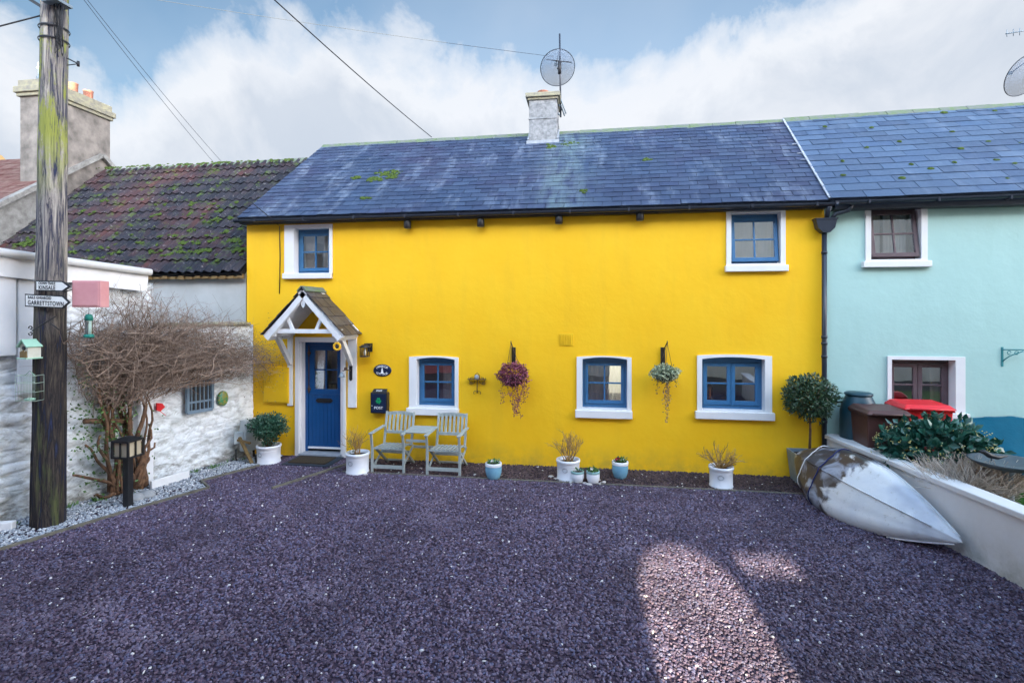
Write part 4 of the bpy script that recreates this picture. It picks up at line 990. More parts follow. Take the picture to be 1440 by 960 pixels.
# seed feeder
c=atpole(125,458,-.05); t=thing('bird_feeder','green topped clear tube bird feeder hanging under the pink box','bird feeder',tuple(c-Vector((0,0,.15))))
ht=(atpole(125,443).z-atpole(125,476).z)
mb=MB(); mb.lathe([(.001,ht/2),(.03,ht/2-.005),(.042,ht/2-.03),(.045,ht/2-.08),(.0,ht/2-.08)],c,18); mb.build('lid',MT['green_feeder'],t)
mb=MB(); mb.lathe([(.0,-ht/2+.04),(.045,-ht/2+.04),(.056,-ht/2+.02),(.05,-ht/2),(.0,-ht/2)],c,18); mb.build('tray',MT['green_feeder'],t)
mb=MB(); mb.lathe([(.036,-ht/2+.04),(.036,ht/2-.07)],c,18); mb.build('tube',MT['clear'],t); mb=MB(); mb.lathe([(.0,-ht/2+.04),(.028,-ht/2+.04),(.028,ht*.2),(.0,ht*.2)],c,12); mb.build('seed',MT['potwhite'],t)
mb=MB(); mb.tube([c+Vector((0,0,ht/2)),Vector((c.x,c.y,x1.z))],.003,4); mb.build('wire_loop',MT['cable'],t)
# scroll hook on pole
mb=MB(); a=atpole(78,445,-.24); b=atpole(45,465,-.20)
mb.tube([a,b],.008,6); mb.tube([atpole(72,455,-.23),atpole(84,464,-.23)],.008,6)
for sg in (1,-1): mb.tube([b+Vector((-.018-.03*cos(i*.6)*(1-i/14),0,sg*.03+.03*sin(i*.6)*sg*(1-i/14))) for i in range(10)],.007,5)
tag(mb.build('scroll_hook',MT['black']),'black wrought iron scroll hook on the pole above the birdhouse','hook')
# birdhouse
c=atpole(42,490,-.22); t=thing('birdhouse','small pale wooden birdhouse with mint green roof and floor on the pole','birdhouse',tuple(c-Vector((0,0,.12))))
u_=atpole(43,490)-atpole(42,490); pm=u_.length
M=Matrix.Translation(c)@Matrix.Rotation(TH-.25,4,'Z')
w_=7.0*pm; hb=12*pm; 
mb=MB(); mb.prism([M@Vector(q) for q in ((-w_,-.06,-hb),(w_,-.06,-hb),(w_,-.06,4*pm),(0,-.06,11*pm),(-w_,-.06,4*pm))],M.to_3x3()@Vector((0,.15,0))); mb.build('box',MT['palewood'],t)
mb=MB()
for sg in (-1,1): mb.bar(M@Vector((sg*(w_+.02),.01,2.5*pm)),M@Vector((0,.01,12.5*pm)),.20,.012,up=(0,0,1))
mb.build('roof',MT['mint'],t); mb=MB(); mb.box((-w_-.02,-.09,-hb-.015),(w_+.02,.10,-hb),0,M); mb.build('floor',MT['mint'],t,bevel=.003)
mb=MB(); mb.lathe([(0,.0),(.026,.0),(.026,.003),(0,.003)],M@Vector((0,-.0615,1*pm)),18,0,True,M.to_3x3().to_4x4()@Matrix.Rotation(pi/2,4,'X')@Matrix.Diagonal((1.2,1,1,1))); mb.build('entrance_hole',MT['black'],t)
mb=MB()
for i in range(5): mb.box((-w_+.004+i*.022,-.068,-hb+.0),(-w_+.022+i*.022,-.0605,-hb+.07+.01*(i%3)),0,M)
mb.build('bark_strips',MT['stick'],t)
# wire feeder basket
c=atpole(42,545,-.22); t=thing('wire_feeder','empty pale green wire cage bird feeder hanging below the birdhouse','bird feeder',tuple(c-Vector((0,0,.13))))
M=Matrix.Translation(c)@Matrix.Rotation(TH,4,'Z'); a_=13*pm; h2=17*pm; mb=MB()
for z in (-h2,-h2*.3,h2*.4,h2): mb.tube([M@Vector(q) for q in ((-a_,-.06,z),(a_,-.06,z),(a_,.06,z),(-a_,.06,z),(-a_,-.06,z))],.0035,4)
for i in range(8):
    x=-a_+2*a_*i/7
    for yy in (-.06,.06): mb.tube([M@Vector((x,yy,-h2)),M@Vector((x,yy,h2))],.0022,4)
mb.build('wire_cage',MT['wire'],t)
mb=MB(); mb.tube([M@Vector((-a_*.5,0,h2)),M@Vector((0,0,h2+.05)),M@Vector((a_*.5,0,h2))],.004,5); mb.build('handle',MT['mint'],t); mb=MB(); mb.lathe([(0,0),(.05,0),(.055,.02),(0,.03)],M@Vector((0,0,-h2)),10); mb.build('tray',MT['mint'],t)
# ================================================================ overhead cables
def cable(pts,r,label,sag=0,n=14):
    a,b=Vector(pts[0]),Vector(pts[1]); P=[]
    for i in range(n+1):
        t=i/n; p=a.lerp(b,t); p.z-=sag*4*t*(1-t); P.append(p)
    mb=MB(); mb.tube(P,r,5); return tag(mb.build('overhead_cable',MT['cable']),label,'cable')
def ext(p0,p1,k): return Vector(p0)+(Vector(p1)-Vector(p0))*k
cable((W(607,193,2.48),ext(W(607,193,2.48),W(400,0,-2.5),1.9)),.0085,'thick black cable dropping from top centre to the cottage ridge',.12)
MT['thincable']=simple('thin_grey_cable',(.05,.06,.08),None,5,.6,0)
c1=cable((W(300,228,3.3),ext(W(300,228,3.3),W(123,0,-1),1.4)),.0045,'left one of two thin parallel wires above the tiled roof',.1); c1.data.materials[0]=MT['thincable']
c1=cable((W(312,228,3.3),ext(W(312,228,3.3),W(128,0,-1),1.4)),.0045,'right one of two thin parallel wires above the tiled roof',.1); c1.data.materials[0]=MT['thincable']
c1=cable((W(779,80,3.2),ext(W(779,80,3.2),W(250,0,1.0),1.5)),.0045,'faint wire crossing the blue sky from the top left to the satellite dish',.08); c1.data.materials[0]=MT['thincable']
cable((atpole(58,22,-.1),ext(atpole(58,22,-.1),atpole(0,37,-.3),4)),.009,'short black wire running left from the pole top',.0)
pts=[W(393,306,-.10),W(393,318,-.02),W(393,412,-.01)]
mb=MB(); mb.tube([W(336,278,1.0)+Vector((0,-.6,.3)),W(380,306,-.2),W(393,318,-.02),W(394,360,-.012),W(393,413,-.012)],.008,5); tag(mb.build('wall_cable',MT['cable']),'thin dark cable clipped down the yellow wall beside the small upper left window','cable')
# ================================================================ tangled climber on the left
cb=WL(172,700,.28); cb.z=0
cl=thing('tangled_shrub','big bare brown climbing shrub with gnarled trunks sprawling over the whitewashed wall','shrub',(cb.x,cb.y,0))
rr=random.Random(42)
def path(a,b,n,w,rnd,arc=0,arcv=(0,0,1)):
    a,b=Vector(a),Vector(b); P=[]; s=[Vector((rnd.uniform(-9,9),)*3) for _ in range(2)]
    ph=[rnd.uniform(0,6.28) for _ in range(6)]
    for i in range(n+1):
        t=i/n; e=w*sin(pi*min(1,t*1.0+.0)) if 0 else w*t
        o=Vector((sin(ph[0]+t*5)+.5*sin(ph[1]+t*13),sin(ph[2]+t*5)+.5*sin(ph[3]+t*12),sin(ph[4]+t*6)+.5*sin(ph[5]+t*11)))*(w*t**.5*.5)
        P.append(a.lerp(b,t)+o+Vector(arcv)*arc*4*t*(1-t))
    return P
mb=MB()
heads=[]
for i in range(15):
    a=WL(rr.uniform(150,205),700,rr.uniform(.14,.38)); a.z=rr.uniform(0,.1)
    b=WL(rr.uniform(128,205),rr.uniform(540,575),rr.uniform(.12,.45)); heads.append(b)
    P=path(a,b,12,.10,rr); r=rr.uniform(.014,.038); mb.tube(P,[r*(1.25-.6*k/12) for k in range(13)],7)
for i in range(4): # lateral low limbs
    a=WL(185-8*i,690,.3); a.z=.05; b=WL(105+i*12,rr.uniform(600,715),.35); b.z=max(b.z,.08); P=path(a,b,9,.07,rr); mb.tube(P,[.03-.0018*k for k in range(10)],6)
for i in range(5):
    a=WL(190,695,.3); a.z=.05; b=WL(205+i*3,rr.uniform(560,650),.35); P=path(a,b,9,.12,rr); mb.tube(P,[.03-.002*k for k in range(10)],6)
a=WL(165,590,.3); mb.tube([WL(178,592,.3),WL(118,592,.35)],.035,7)
mb.build('trunk',MT['bark'],cl)
def crowny(px):
    T=[(80,470,500),(105,445,545),(130,415,570),(170,402,575),(210,408,560),(255,425,545),(300,438,535),(345,455,532),(380,478,532),(398,495,520)]
    for (a,b,c),(a2,b2,c2) in zip(T,T[1:]):
        if a<=px<=a2: t=(px-a)/(a2-a); return b+(b2-b)*t, c+(c2-c)*t
    return 480,520
mb=MB(); NT=1300
def offs(): return .10+abs(rr.gauss(0,.34))
for i in range(NT):
    sx=rr.gauss(190,46) if rr.random()<.72 else rr.uniform(200,340); sx=max(110,min(345,sx)); 
    ex=sx+abs(rr.gauss(0,1))*85*(1 if rr.random()<.80 else -1)+rr.uniform(-25,25); ex=max(88,min(396,ex))
    t0,b0=crowny(sx); t1,b1=crowny(ex)
    sy=rr.uniform(t0+.35*(b0-t0),b0+5); ey=rr.uniform(t1,b1)
    a=WL(sx,sy,offs()); b=WL(ex,ey,offs()); 
    if b.y>-.08: b.y=-.08-rr.random()*.2
    P=path(a,b,7,.16,rr,rr.uniform(-.05,.15)); r=rr.uniform(.0018,.0045) if rr.random()<.86 else rr.uniform(.005,.010)
    mb.tube(P,[r*(1-.65*k/7) for k in range(8)],3,0,False,False)
    for _ in range(3):
        k=rr.randint(2,7); q=P[k]; dd=Vector((rr.gauss(0,.09),rr.gauss(0,.09),rr.gauss(.03,.09)))
        mb.tube([q,q+dd*.6+Vector((0,0,rr.uniform(-.02,.02))),q+dd*1.4],[r*.6,r*.5,r*.3],3,0,False,False)
for i in range(90):
    h_=rr.choice(heads); ex=rr.uniform(105,330); t1,b1=crowny(ex); b=WL(ex,rr.uniform(t1,b1),offs()); b.y=min(b.y,-.1)
    P=path(h_,b,8,.2,rr,.1); r=rr.uniform(.006,.013); mb.tube(P,[r*(1-.6*k/8) for k in range(9)],4,0,False,False)
mb.build('twigs',MT['twig'],cl,fix=False)
mb=MB()
for i in range(900):
    if rr.random()<.85: px,py=rr.gauss(148,26),rr.gauss(600,46)
    else: px,py=rr.uniform(355,398),rr.gauss(500,22)
    p=WL(px,py,.25+rr.random()*.2); p.y=min(p.y,-.1)
    if px>300: continue
    mb.leaf(p,Vector((rr.gauss(0,1),rr.gauss(0,1),rr.gauss(0,1))),Vector((rr.gauss(0,1),-1,rr.gauss(0,1))).normalized(),rr.uniform(.03,.06),.03)
tag(mb.build('leaves',MT['ivy'],cl,fix=False),'fresh green shoots near the trunk')
mb=MB()
for i in range(480):
    ex=rr.gauss(372,17); ex=min(398,ex); p=W(ex,rr.gauss(505,25),-.14-rr.random()*.25)
    mb.leaf(p,Vector((rr.gauss(0,1),rr.gauss(0,1),rr.gauss(0,1))),Vector((rr.gauss(0,1),-1,rr.gauss(0,1))).normalized(),rr.uniform(.015,.03),.014)
for i in range(900):
    ex=rr.uniform(110,380); t1,b1=crowny(ex); p=WL(ex,rr.uniform(t1,b1),offs()); p.y=min(p.y,-.1)
    mb.leaf(p,Vector((rr.gauss(0,1),rr.gauss(0,1),rr.gauss(0,1))),Vector((rr.gauss(0,1),-1,rr.gauss(0,1))).normalized(),rr.uniform(.01,.028),.012)
mb.build('withered_leaves',MT['dryleaf'],cl,fix=False)
# round stones by the lamp
for px,lab in ((190,'pale smooth boulder on the chips right behind the black garden lamp'),(206,'darker smooth boulder on the chips to the right of the garden lamp')):
    p=G(px,703 if px<200 else 699); mb=MB(); mb.lathe([(.001,-.02),(.10,.0),(.115,.04),(.08,.085),(.001,.10)],p,16,0,True,None,1.1,.8); tag(mb.build('boulder',MT['rock']),lab,'stone')
# bollard lamp
p=G(180,712); t=thing('garden_lamp','black square lantern on a post standing in the pale chips by the shrub','garden lamp',tuple(p))
d_=p.x*-sin(TH)+(p.y+D)*cos(TH); top=H+(HY-613)*d_/F; mb=MB(); mb.box((p.x-.042,p.y-.042,-.02),(p.x+.042,p.y+.042,top-.26)); mb.build('post',MT['black'],t,bevel=.006)
mb=MB(); s=.13; z0,z1=top-.26,top-.05
mb.box((p.x-s,p.y-s,z0-.012),(p.x+s,p.y+s,z0+.012)); mb.box((p.x-s,p.y-s,z1-.012),(p.x+s,p.y+s,z1+.012)); mb.lathe([(s*1.3,0),(s*.5,.035),(.001,.045)],(p.x,p.y,z1+.012),4,0,False,Matrix.Rotation(pi/4,4,'Z'))
for sx in (-1,0,1):
    for sy in (-1,0,1):
        if sx==0 and sy==0: continue
        w_=.012 if (sx and sy) else .008
        mb.box((p.x+sx*(s-.012)-w_,p.y+sy*(s-.012)-w_,z0+.012),(p.x+sx*(s-.012)+w_,p.y+sy*(s-.012)+w_,z1-.012))
mb.build('lantern_cage',MT['black'],t)
mb=MB(); mb.box((p.x-s+.03,p.y-s+.03,z0+.012),(p.x+s-.03,p.y+s-.03,z1-.012)); mb.build('lamp_glass',MT['lampglass'],t)
# ================================================================ pots
def crock(t,p,dia,h,emblem=True,handle=False):
    r=dia/2; prof=[(0.0,0),(r*.93,0),(r*.97,.012),(r*.97,.03),(r*.93,.04),(r*.95,h-.05),(r*1.0,h-.04),(r*1.03,h-.02),(r*1.0,h),(r*.90,h),(r*.88,h-.05),(0,h-.05)]
    mb=MB(); mb.lathe(prof[:-1]+[(r*.86,h-.06)],p,40); mb.lathe([(r*.955,h*.72),(r*.965,h*.735),(r*.955,h*.75)],p,40); b=mb.build('pot',MT['potwhite'],t)
    if emblem:
        mb=MB(); a0=-pi/2-.25; rr_=.9*r
        for R0 in (.034,.026):
            mb.tube([(p[0]+cos(a0+R0*1.35*cos(q)/r)*(r*.957),p[1]+sin(a0+R0*1.35*cos(q)/r)*(r*.957),p[2]+h*.56+R0*sin(q)) for q in [i*2*pi/20 for i in range(21)]],.0025,4)
        mb.build('emblem',MT['lead'],b)
    if handle:
        mb=MB(); a0=-pi/2-.75; c=Vector((p[0]+cos(a0)*r*1.02,p[1]+sin(a0)*r*1.02,p[2]+.08))
        mb.tube([c+Vector((-.045*sin(a0)*cos(q)*1.0,.045*cos(a0)*cos(q),.055*sin(q)-.0)) for q in [i*2*pi/16 for i in range(17)]],.009,6); mb.build('ring_handle',MT['black'],t)
    mb=MB(); mb.lathe([(r*.88,h-.055),(r*.5,h-.04),(.001,h-.035)],p,24); mb.build('soil',MT['soil'],t)
def bush(mb,c,rx,ry,rz,n,L,w,rnd,shell=.55,seedn=0,amp=.25,frq=3.2,m=0,up=.3):
    for _ in range(n):
        d=Vector((rnd.gauss(0,1),rnd.gauss(0,1),rnd.gauss(0,1))).normalized()
        k=1+amp*noise.noise(d*frq+Vector((seedn,0,0)))*1.6; rad=(shell+(1-shell)*rnd.random()**.6)*k
        p=Vector(c)+Vector((d.x*rx,d.y*ry,d.z*rz))*rad
        dr=(d+Vector((rnd.gauss(0,.6),rnd.gauss(0,.6),rnd.gauss(up,.5)))).normalized()
        mb.leaf(p,dr,(d+Vector((rnd.gauss(0,.5),rnd.gauss(0,.5),rnd.gauss(0,.5)))).normalized(),L*rnd.uniform(.7,1.3),w*rnd.uniform(.7,1.2),m)
def twiggy(mb,p,n,hmin,hmax,spread,rnd,r=.005,levels=3,bend=.2):
    def grow(a,d,L,rad,lv):
        P=[a]; dd=d.copy()
        for i in range(4): dd=(dd+Vector((rnd.gauss(0,.10),rnd.gauss(0,.10),rnd.gauss(.02,.08)))).normalized(); P.append(P[-1]+dd*L/4)
        mb.tube(P,[rad*(1-.12*i) for i in range(5)],4,0,False,False)
        if lv>0:
            for i in (2,3,4):
                if rnd.random()<.85:
                    nd=(dd+Vector((rnd.gauss(0,.55),rnd.gauss(0,.55),rnd.gauss(.1,.35)))).normalized(); grow(P[i],nd,L*rnd.uniform(.4,.65),rad*.62,lv-1)
    for i in range(n):
        a=rnd.uniform(0,2*pi); q=Vector(p)+Vector((cos(a)*.06*rnd.random(),sin(a)*.06*rnd.random(),0))
        d=Vector((cos(a)*spread*rnd.random(),sin(a)*spread*rnd.random(),1)).normalized(); grow(q,d,rnd.uniform(hmin,hmax),r*rnd.uniform(.7,1.2),levels)
PR=random.Random(99)
def pxm(p): return F/(p.x*-sin(TH)+(p.y+D)*cos(TH))
# boxwood
p=G(378,650); t=thing('boxwood_planter','white glazed pot with ring handle holding a clipped green box plant, left of the door','potted plant',tuple(p),'white glazed crock pots along the yellow wall')
crock(t,p,.40,.31,True,True); mb=MB(); c=p+Vector((.0,0,.64)); bush(mb,c,.31,.26,.19,3800,.040,.027,PR,.2,4,.30,3.5); bush(mb,p+Vector((0,0,.47)),.19,.16,.15,1100,.038,.026,PR,.1)
mb.build('foliage',MT['box'],t,fix=False); mb=MB()
for i in range(9): a=i*.7; mb.tube([p+Vector((.03*cos(a),.03*sin(a),.25)),p+Vector((.14*cos(a),.12*sin(a),.62))],[.012,.005],5)
mb.build('stem',MT['bark'],t)
# three twiggy crocks
for (px,py,lab,cfg) in ((503,664,'white glazed pot with thin green-brown twigs, between the blue door and the chairs',(16,.17,.30,.55)),
                        (799,673,'white glazed pot with bare upright branches standing behind the two tiny white pots',(15,.22,.33,.6)),
                        (1014,684,'white glazed pot with wide bare tan twigs under the double casement window',(24,.15,.24,1.5))):
    p=G(px,py); dia=33/pxm(p); t=thing('twig_planter',lab,'potted plant',tuple(p),'white glazed crock pots along the yellow wall'); crock(t,p,dia,.31 if px>600 else .33)
    mb=MB(); twiggy(mb,p+Vector((0,0,.27)),*cfg,PR,.009 if px>600 else .007); mb.build('twigs',MT['twigtan'],t,fix=False)
    if px<600: mb=MB(); bush(mb,p+Vector((-.10,-.02,.42)),.08,.08,.14,90,.03,.012,PR,.1); mb.build('leaves',MT['ivy'],t,fix=False)
def bowlpot(px,py,wpx,hpx,body,rim,lab,flowers,grp):
    p=G(px,py); k=pxm(p); r=wpx/k/2; h=hpx/k
    t=thing('flower_pot',lab,'flower pot',tuple(p),grp)
    mb=MB(); mb.lathe([(0,0),(r*.62,0),(r*.80,h*.12),(r*.97,h*.4),(r,h*.62),(r*.98,h*.80)],p,32); b=mb.build('pot',MT[body],t)
    mb=MB(); mb.lathe([(r*.98,h*.80),(r*1.02,h*.84),(r*1.02,h*.97),(r*.98,h),(r*.88,h),(r*.85,h*.9)],p,32); mb.build('rim',MT[rim],t)
    mb=MB(); mb.lathe([(r*.87,h*.91),(.001,h*.95)],p,20); mb.build('soil',MT['soil'],t)
    mb=MB(); bush(mb,p+Vector((0,0,h*1.0)),r*.75,r*.75,.035,90 if flowers else 14,.045,.028,PR,.2,0,.3,3,0,.6); mb.build('leaves',MT['ivy'],t,fix=False)
    for (dx,m_,s) in flowers:
        mb=MB(); c=p+Vector((dx,-.03,h+.04))
        for i in range(12): a=i*2*pi/6; mb.leaf(c,Vector((cos(a),-.5,sin(a)*.8)),Vector((0,-1,.4)),s,s*.8,0,-.2)
        mb.build('flower',MT[m_],t,fix=False)
GB='blue glazed bowls of spring flowers'; GW='tiny white pots with grey green rims'
bowlpot(694,673,23,23,'potblue','potwhite','blue glazed bowl with a white rim and a white primrose, right of the chairs',[(-.01,'petalw',.03)],GB)
bowlpot(872,672,22.5,24,'potblue','potwhite','blue glazed bowl with a white rim and red flowers under the middle window',[(-.05,'petalr',.035),(-.02,'petalr',.03),(.05,'petalw',.015)],GB)
MT['rimgreen']=simple('grey_green_glaze',(.22,.38,.38),None,6,.3,.1)
bowlpot(812,678,18.5,16.5,'potwhite','rimgreen','tiny white pot with almost nothing growing, in front of the bare branch pot',[],GW)
bowlpot(834,679,18.5,17.5,'potwhite','rimgreen','tiny white pot with one white flower, on the pebbles',[(-.02,'petalw',.035)],GW)
# pebbles
spots=[(775,671),(782,674),(789,676),(795,676),(803,679),(822,680),(828,682),(843,681),(849,679),(842,676),(787,672),(592,659),(668,668),(525,664),(492,667),(816,683),(514,668)]
for i,(a,b) in enumerate(spots):
    p=G(a,b); s=PR.uniform(.022,.045); mb=MB(); mb.lathe([(.001,-.2),(.8,0),(1,.35),(.75,.8),(.001,.95)],(0,0,0),10)
    M=Matrix.Translation(p)@Matrix.Rotation(PR.uniform(0,3),4,'Z')@Matrix.Rotation(PR.uniform(-.2,.2),4,'X')@Matrix.Diagonal((s*PR.uniform(1,1.6),s*.9,s*.75,1)); mb.v=[M@v for v in mb.v]
    tag(mb.build('pebble',MT['pebble']),'rounded beach pebble lying by the plant pots at the foot of the yellow wall','pebble','beach pebbles around the pots')
# ================================================================ companion chairs
bpos=Vector((-2.775,-.50,0)); t=thing('companion_seat','grey green slatted wooden pair of folding armchairs joined by a small table','garden seat',tuple(bpos))
for cx in (-3.235,-2.315):
    w=.55; yf=-.76; yb=-.20
    mb=MB()
    for i in range(7): x=cx-.20+i*.40/6; mb.bar((x,yf+.03,.405),(x,yb-.10,.375),.045,.016)
    mb.bar((cx-.25,yf+.05,.385),(cx+.25,yf+.05,.385),.05,.022); mb.bar((cx-.25,yb-.12,.36),(cx+.25,yb-.12,.36),.05,.022); tag(mb.build('seat',MT['sage'],t,bevel=.003))
    mb=MB(); tilt=.13
    P=lambda x,z: Vector((x,yb-.10+tilt*(z-.38)/.5,z))
    for sx in (-1,1): mb.bar(P(cx+sx*.24,.36),P(cx+sx*.24,.885),.036,.028)
    mb.bar(P(cx-.23,.555),P(cx+.23,.555),.028,.05)
    for i in range(8): mb.bar(P(cx-.23+.46*i/8,.845+.022*sin(pi*i/8)),P(cx-.23+.46*(i+1)/8,.845+.022*sin(pi*(i+1)/8)),.024,.055)
    for i in range(6): x=cx-.175+.35*i/5; mb.bar(P(x,.57),P(x,.85),.038,.014)
    mb.build('backrest',MT['sage'],t,bevel=.003)
    for sx in (-1,1):
        mb=MB(); x=cx+sx*.265; mb.bar((x,yf+.02,0),(x,yf+.02,.395),.038,.035); mb.bar((x,yf+.02,.39),(x,yf-.03,.625),.036,.03); mb.build('front_leg',MT['sage'],t,bevel=.003)
        mb=MB(); mb.bar((x-sx*.03,yf+.08,.38),(x-sx*.03,yb+.07,0),.03,.036); mb.build('back_leg',MT['sage'],t,bevel=.003)
        mb=MB(); mb.bar((x,yf-.07,.64),(x,yb-.03,.655),.06,.022); mb.build('armrest',MT['sage'],t,bevel=.004)
        mb=MB(); mb.bar((x-sx*.02,yf+.06,.12),(x-sx*.02,yb-.02,.33),.022,.03); mb.build('brace',MT['sage'],t)
    mb=MB(); mb.bar((cx-.25,yf+.02,.10),(cx+.25,yf+.02,.10),.02,.055); mb.bar((cx-.23,yb+.03,.055),(cx+.23,yb+.03,.055),.02,.03); mb.bar((cx-.24,yb-.17,.25),(cx+.24,yb-.17,.25),.02,.05); mb.build('stretcher',MT['sage'],t,bevel=.002)
mb=MB()
for i in range(6): y=-.70+i*.085; mb.bar((-2.95,y,.662),(-2.60,y,.662),.07,.016)
tb=mb.build('table_top',MT['sage'],t,bevel=.003)
mb=MB(); mb.bar((-2.96,-.70,.62),(-2.59,-.70,.62),.02,.0) if 0 else None; mb.bar((-2.94,-.72,.53),(-2.60,-.72,.53),.02,.04); mb.bar((-2.94,-.34,.34),(-2.60,-.34,.34),.02,.04); mb.bar((-2.94,-.62,.645),(-2.94,-.30,.645),.02,.02); mb.bar((-2.61,-.62,.645),(-2.61,-.30,.645),.02,.02); mb.build('table_rails',MT['sage'],t)
# ================================================================ wall-mounted things
def aty(px,py,y=-.0): return W(px,py,y)
# lantern
c=aty(513,495,-.12); t=thing('wall_lantern','small black round caged wall lantern right of the blue door','wall lantern',tuple(W(516,505,0)))
mb=MB(); r=.085; h=.16; z0=c.z-h/2; 
mb.lathe([(r,z0-.0),(r,z0+.012),(0,z0+.014)],(c.x,c.y,0),20); mb.lathe([(r+.01,z0+h),(r+.012,z0+h+.015),(r*.5,z0+h+.05),(0,z0+h+.055)],(c.x,c.y,0),20)
for i in range(10): a=i*pi/5; mb.tube([(c.x+r*cos(a)*.95,c.y+r*sin(a)*.95,z0),(c.x+r*cos(a)*.95,c.y+r*sin(a)*.95,z0+h)],.005,5)
mb.build('cage',MT['black'],t); mb=MB(); mb.lathe([(.001,z0+.02),(.02,z0+.03),(.026,z0+.08),(.015,z0+.13),(0,z0+.15)],(c.x,c.y,0),14); mb.build('bulb',MT['bulb'],t)
mb=MB(); mb.box((c.x-.02,-.11,z0+h+.02),(c.x+.09,0,z0+h+.07)); mb.box((c.x+.02,-.02,z0+h-.08),(c.x+.09,0,z0+h+.07)); mb.build('mounting',MT['black'],t)
# oval plaque
c=W(538,520.5,0); ew=13.2/pxm(c); eh=8.6/pxm(c); t=thing('name_plaque','oval navy name plaque reading HARBOUR COTTAGE with a white lighthouse','sign',tuple(c))
MR=Matrix.Rotation(pi/2,4,'X')
mb=MB(); mb.lathe([(.001,.018),(.93,.018),(1,.012),(1,0)],c,48,0,True,MR@Matrix.Diagonal((ew,eh,1,1))); mb.build('plate',MT['navy'],t)
def arctext(word,top):
    cu_r=(ew*.80,eh*.70); n=len(word); span=1.75 if n==7 else 1.75
    for i,ch in enumerate(word):
        a=(pi/2+span/2-span*i/(n-1)) if top else (-pi/2-span/2+span*i/(n-1))
        x=ew*.72*cos(a)*1.0; z=eh*.66*sin(a); 
        tang=atan2(eh*cos(a)*.66,-ew*.72*sin(a)); rot=tang+pi if top else tang
        rot=(rot+pi)%(2*pi)-pi
        if abs(rot)>pi/2: rot+=pi
        text_part(ch,.054,MT['plainwhite'],t,c+Vector((x,-.0215,z)),(pi/2,-rot,0))
arctext('HARBOUR',True); arctext('COTTAGE',False)
mb=MB(); s=eh*.30; y=-.0215
mb.prism([c+Vector(q) for q in ((-.022,y,-s*1.2),(.022,y,-s*1.2),(.013,y,s*.5),(-.013,y,s*.5))],(0,.003,0)); mb.prism([c+Vector(q) for q in ((-.035,y,-s*1.6),(.04,y,-s*1.6),(.025,y,-s*1.2),(-.028,y,-s*1.2))],(0,.003,0)); mb.box(c+Vector((-.009,y,s*.55)),c+Vector((.009,y+.003,s*1.0))); mb.prism([c+Vector(q) for q in ((-.014,y,s*1.0),(.014,y,s*1.0),(0,y,s*1.4))],(0,.003,0)); mb.build('lighthouse_emblem',MT['plainwhite'],t)
# post box
x0,z1=W(521,552,-.12).x,W(533,552,-.12).z; x1,z0=W(544,581,-.12).x,W(533,581,-.12).z
t=thing('post_box','black wall post box with green shamrock and the word POST','post box',((x0+x1)/2,0,z0))
mb=MB(); mb.box((x0,-.12,z0),(x1,-.0,z1)); mb.prism([(x0+.02,-.11,z1),(x1-.02,-.11,z1),(x1-.03,-.05,z1+.055),(x0+.03,-.05,z1+.055)],(0,.04,0)); mb.build('casing',MT['black'],t,bevel=.004)
mb=MB(); mb.box((x0+.015,-.128,z0+.015),(x1-.015,-.119,z1-.02)); mb.build('door',MT['navy'],t,bevel=.003)
xc=(x0+x1)/2; text_part('POST',.062,MT['plainwhite'],t,(xc,-.130,z0+.095),(pi/2,0,0),sx=1.1); text_part('POST',.042,MT['plainwhite'],t,(xc,-.096,z1+.03),(pi/2-.7,0,0),sx=1.1)
mb=MB(); zc=z0+(z1-z0)*.62
for a in (pi/2,pi/2+2.2,pi/2-2.2):
    for sg in (-1,1): mb.lathe([(.001,.003),(.019,.003),(.019,0)],Vector((xc+.029*cos(a)+sg*.011*sin(a),-.128,zc+.029*sin(a)-sg*.011*cos(a))),14,0,False,MR)
mb.prism([(xc-.004,-.131,zc),(xc+.006,-.131,zc),(xc+.018,-.131,zc-.062),(xc+.010,-.131,zc-.064)],(0,.003,0)); mb.build('shamrock',MT['shamrock'],t)
mb=MB(); mb.lathe([(.001,.006),(.008,.006),(.008,0)],(x0+.03,-.128,z0+.13),10,0,True,MR); mb.build('lock',MT['plainwhite'],t)
# iron wall sconce
c=W(671,533,-.03); t=thing('iron_wall_ornament','rusty scrolled iron candle sconce on the yellow wall beside the lower left window','wall ornament',tuple(c)); k=1/pxm(c)
mb=MB(); V=lambda x,z,y=0: c+Vector((x*k,y,-z*k))
mb.tube([V(-13,0),V(13,0)],.008,6); mb.tube([V(0,0),V(0,20)],.007,6)
for sx in (-1,1):
    mb.tube([V(sx*(3+4*(1-cos(q*.45))),2+3.2*sin(q*.45)*1.4) for q in range(12)],.005,5); mb.tube([V(sx*(9+2.6*cos(q*.6)*(1-q/16)),5+2.6*sin(q*.6)*(1-q/16)) for q in range(12)],.005,5)
    mb.tube([V(sx*(2.6+2.4*cos(pi-q*.45)),19-2.6*sin(q*.45)) for q in range(10)],.005,5)
for i in range(9): mb.tube([V(-12+3*i,-3),V(-12+3*i,1)],.003,4)
mb.tube([V(-4,0),V(-3,-6),V(0,-9),V(3,-6),V(4,0)],.006,5); mb.build('scrollwork',MT['rust'],t)
mb=MB(); mb.lathe([(0,0),(.035,0),(.04,.05),(.025,.075),(0,.085)],c+Vector((0,-.04,.0)),14); mb.build('candle_cup',MT['lead'],t); mb=MB(); mb.box(V(-13,.2,-.06),V(13,-.6,.0)); mb.build('shelf',MT['rust'],t)
